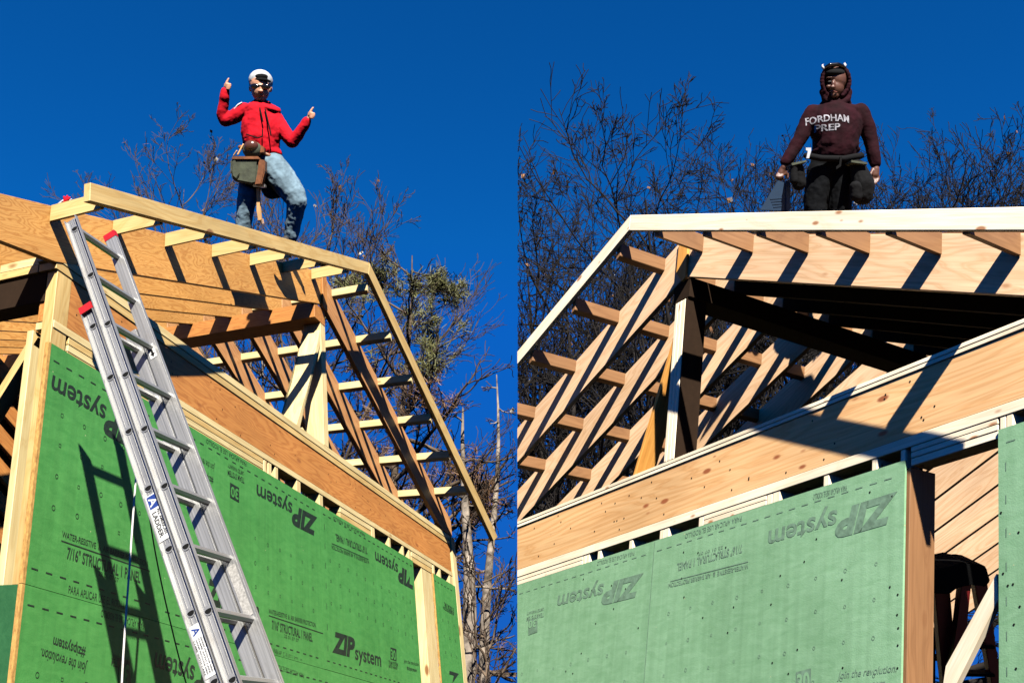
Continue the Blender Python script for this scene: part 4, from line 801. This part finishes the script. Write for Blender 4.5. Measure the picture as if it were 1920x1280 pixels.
for i, (tx, ty, Z, lab, kw) in enumerate([
    (1048, 150, 19, 'bare oak with the tallest left-hand crown in the right half, just inside its left edge', {}), (1205, 128, 20, 'bare oak reaching highest above the corner where the two rake boards meet', {}),
    (985, 265, 16, 'nearest bare tree whose limbs fill the sky behind the left rafters of the pale house', dict(limbs=13)), (1120, 330, 17, 'low dense bare oak directly behind the left slope rafters of the pale house', dict(limbs=12)),
    (1300, 285, 21, 'smaller bare oak behind the long white fly rafter, left of the hooded man', {}), (1425, 215, 24, 'bare oak whose crown touches the hooded man\'s hand', {}),
    (1500, 240, 26, 'bare oak half hidden behind the hooded man', {}), (1690, 205, 23, 'bare oak just right of the hooded man', {}), (1790, 195, 22, 'bare oak midway between the hooded man and the right edge', {}),
    (1905, 140, 20, 'tall bare oak cut by the right edge of the picture', {}), (1240, 470, 15, 'short bare tree seen through the gable behind the ridge post', dict(limbs=12)), (1560, 420, 17, 'short bare tree seen low between the rafters under the added shade deck', dict(limbs=12)),
    (1010, 430, 13, 'bushy leafless tree filling the gaps of the lowest left rafters of the pale house', dict(limbs=16, crown0=.2)), (1150, 560, 14, 'shortest bare tree, right behind the slanted orange brace', dict(limbs=16, crown0=.2)), (1360, 400, 16, 'leafless tree just right of the ridge post, behind the pale rafters', dict(limbs=14, crown0=.25)), (1650, 330, 18, 'leafless bushy tree behind the right man\'s empty hand', dict(limbs=14)), (1100, 200, 22, 'bare oak between the two highest crowns in the right half', dict(limbs=12)),
    (1745, 235, 24, 'leafless oak behind and between the two trees right of the hooded man', {}), (1850, 185, 25, 'distant leafless oak just inside the tall one at the right edge', {}), (1350, 235, 25, 'distant leafless oak filling the dip between the left crowns and the hooded man', {}), (1590, 255, 27, 'farthest leafless oak, mostly hidden by the hooded man\'s body', {})]):
    Z = Z if Z >= 19 else Z + 6
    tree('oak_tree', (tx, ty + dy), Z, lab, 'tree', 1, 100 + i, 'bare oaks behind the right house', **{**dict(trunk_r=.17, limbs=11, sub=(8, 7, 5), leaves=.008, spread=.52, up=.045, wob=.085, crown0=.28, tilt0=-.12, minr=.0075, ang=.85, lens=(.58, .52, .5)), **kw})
G = 'bare trees behind the left house'
def pine_n(e, rg):
    c = (np.array(e) - np.array([0, 0, EYE])) @ CM; x = CX + F * c[0] / -c[2]; y = CY - F * c[1] / -c[2]
    s = noise.noise(Vector(tuple(np.array(e) * .9)))
    if s > .02 and y < 640: return 1
    if s > .0 and y >= 640: return 2
    return 0
tree('bare_tree', (370, 195), 24, 'slender leafless tree rising left of the man in red', 'tree', -1, 11, G, trunk_r=.09, limbs=22, sub=(8, 6, 4), bark='bark_l', twig='twig_l', spread=.30, leaves=.015, crown0=.35, minr=.006, wob=.09, ang=.65)
tree('bare_tree', (630, 300), 22, 'leafless spreading tree behind the knees of the man in red', 'tree', -1, 12, G, trunk_r=.11, limbs=24, sub=(8, 7, 4), bark='bark_l', twig='twig_l', spread=.42, leaves=.01, crown0=.35, minr=.0065, wob=.09, ang=.65)
tree('bare_tree', (500, 400), 20, 'low leafless tree seen between the rafters of the left gable', 'tree', -1, 13, G, trunk_r=.10, limbs=12, sub=(7, 5, 3), bark='birch', twig='twig_l', spread=.32, leaves=.03, crown0=.3, minr=.008)
tree('pine_tree', (775, 425), 19, 'sparse half-dead pine with olive and russet needles beside the descending fly rafter', 'tree', -1, 14, None, trunk_r=.15, limbs=30, sub=(10, 7), bark='bark_l', twig='twig_l', spread=.25, crown0=.30, ang=.75, up=.03, needles=pine_n, tilt0=-.3, minr=.007, lens=(.5, .45, .4), wob=.12)
tree('bare_tree', (868, 765), 17, 'thick dark trunk with a snapped top just right of the small green panel', 'tree', -1, 15, G, trunk_r=.22, limb_r=.12, limbs=16, sub=(4, 3), bark='birch', twig='twig_l', spread=.13, crown0=.2, tilt0=-.5, up=.02, base_dx=.05, minr=.007, droop=.02)
tree('bare_tree', (931, 702), 18, 'tall thin pale-barked trunk nearest the seam between the two halves', 'tree', -1, 16, G, trunk_r=.14, limb_r=.15, limbs=18, sub=(4, 3), bark='birch', twig='twig_l', spread=.11, crown0=.2, tilt0=-.5, up=.02, minr=.007)
tree('bare_tree', (845, 860), 20, 'thin leafless sapling between the fly rafter tail and the thick dark trunk', 'tree', -1, 17, G, trunk_r=.06, limbs=14, sub=(6, 4), bark='bark_l', twig='twig_l', spread=.2, crown0=.15, minr=.008)
tree('bare_tree', (905, 1010), 15, 'bushy leafless young tree low between the two pale trunks', 'tree', -1, 18, G, trunk_r=.04, limbs=22, sub=(8, 5), bark='bark_l', twig='twig_l', spread=.40, crown0=.1, minr=.007)
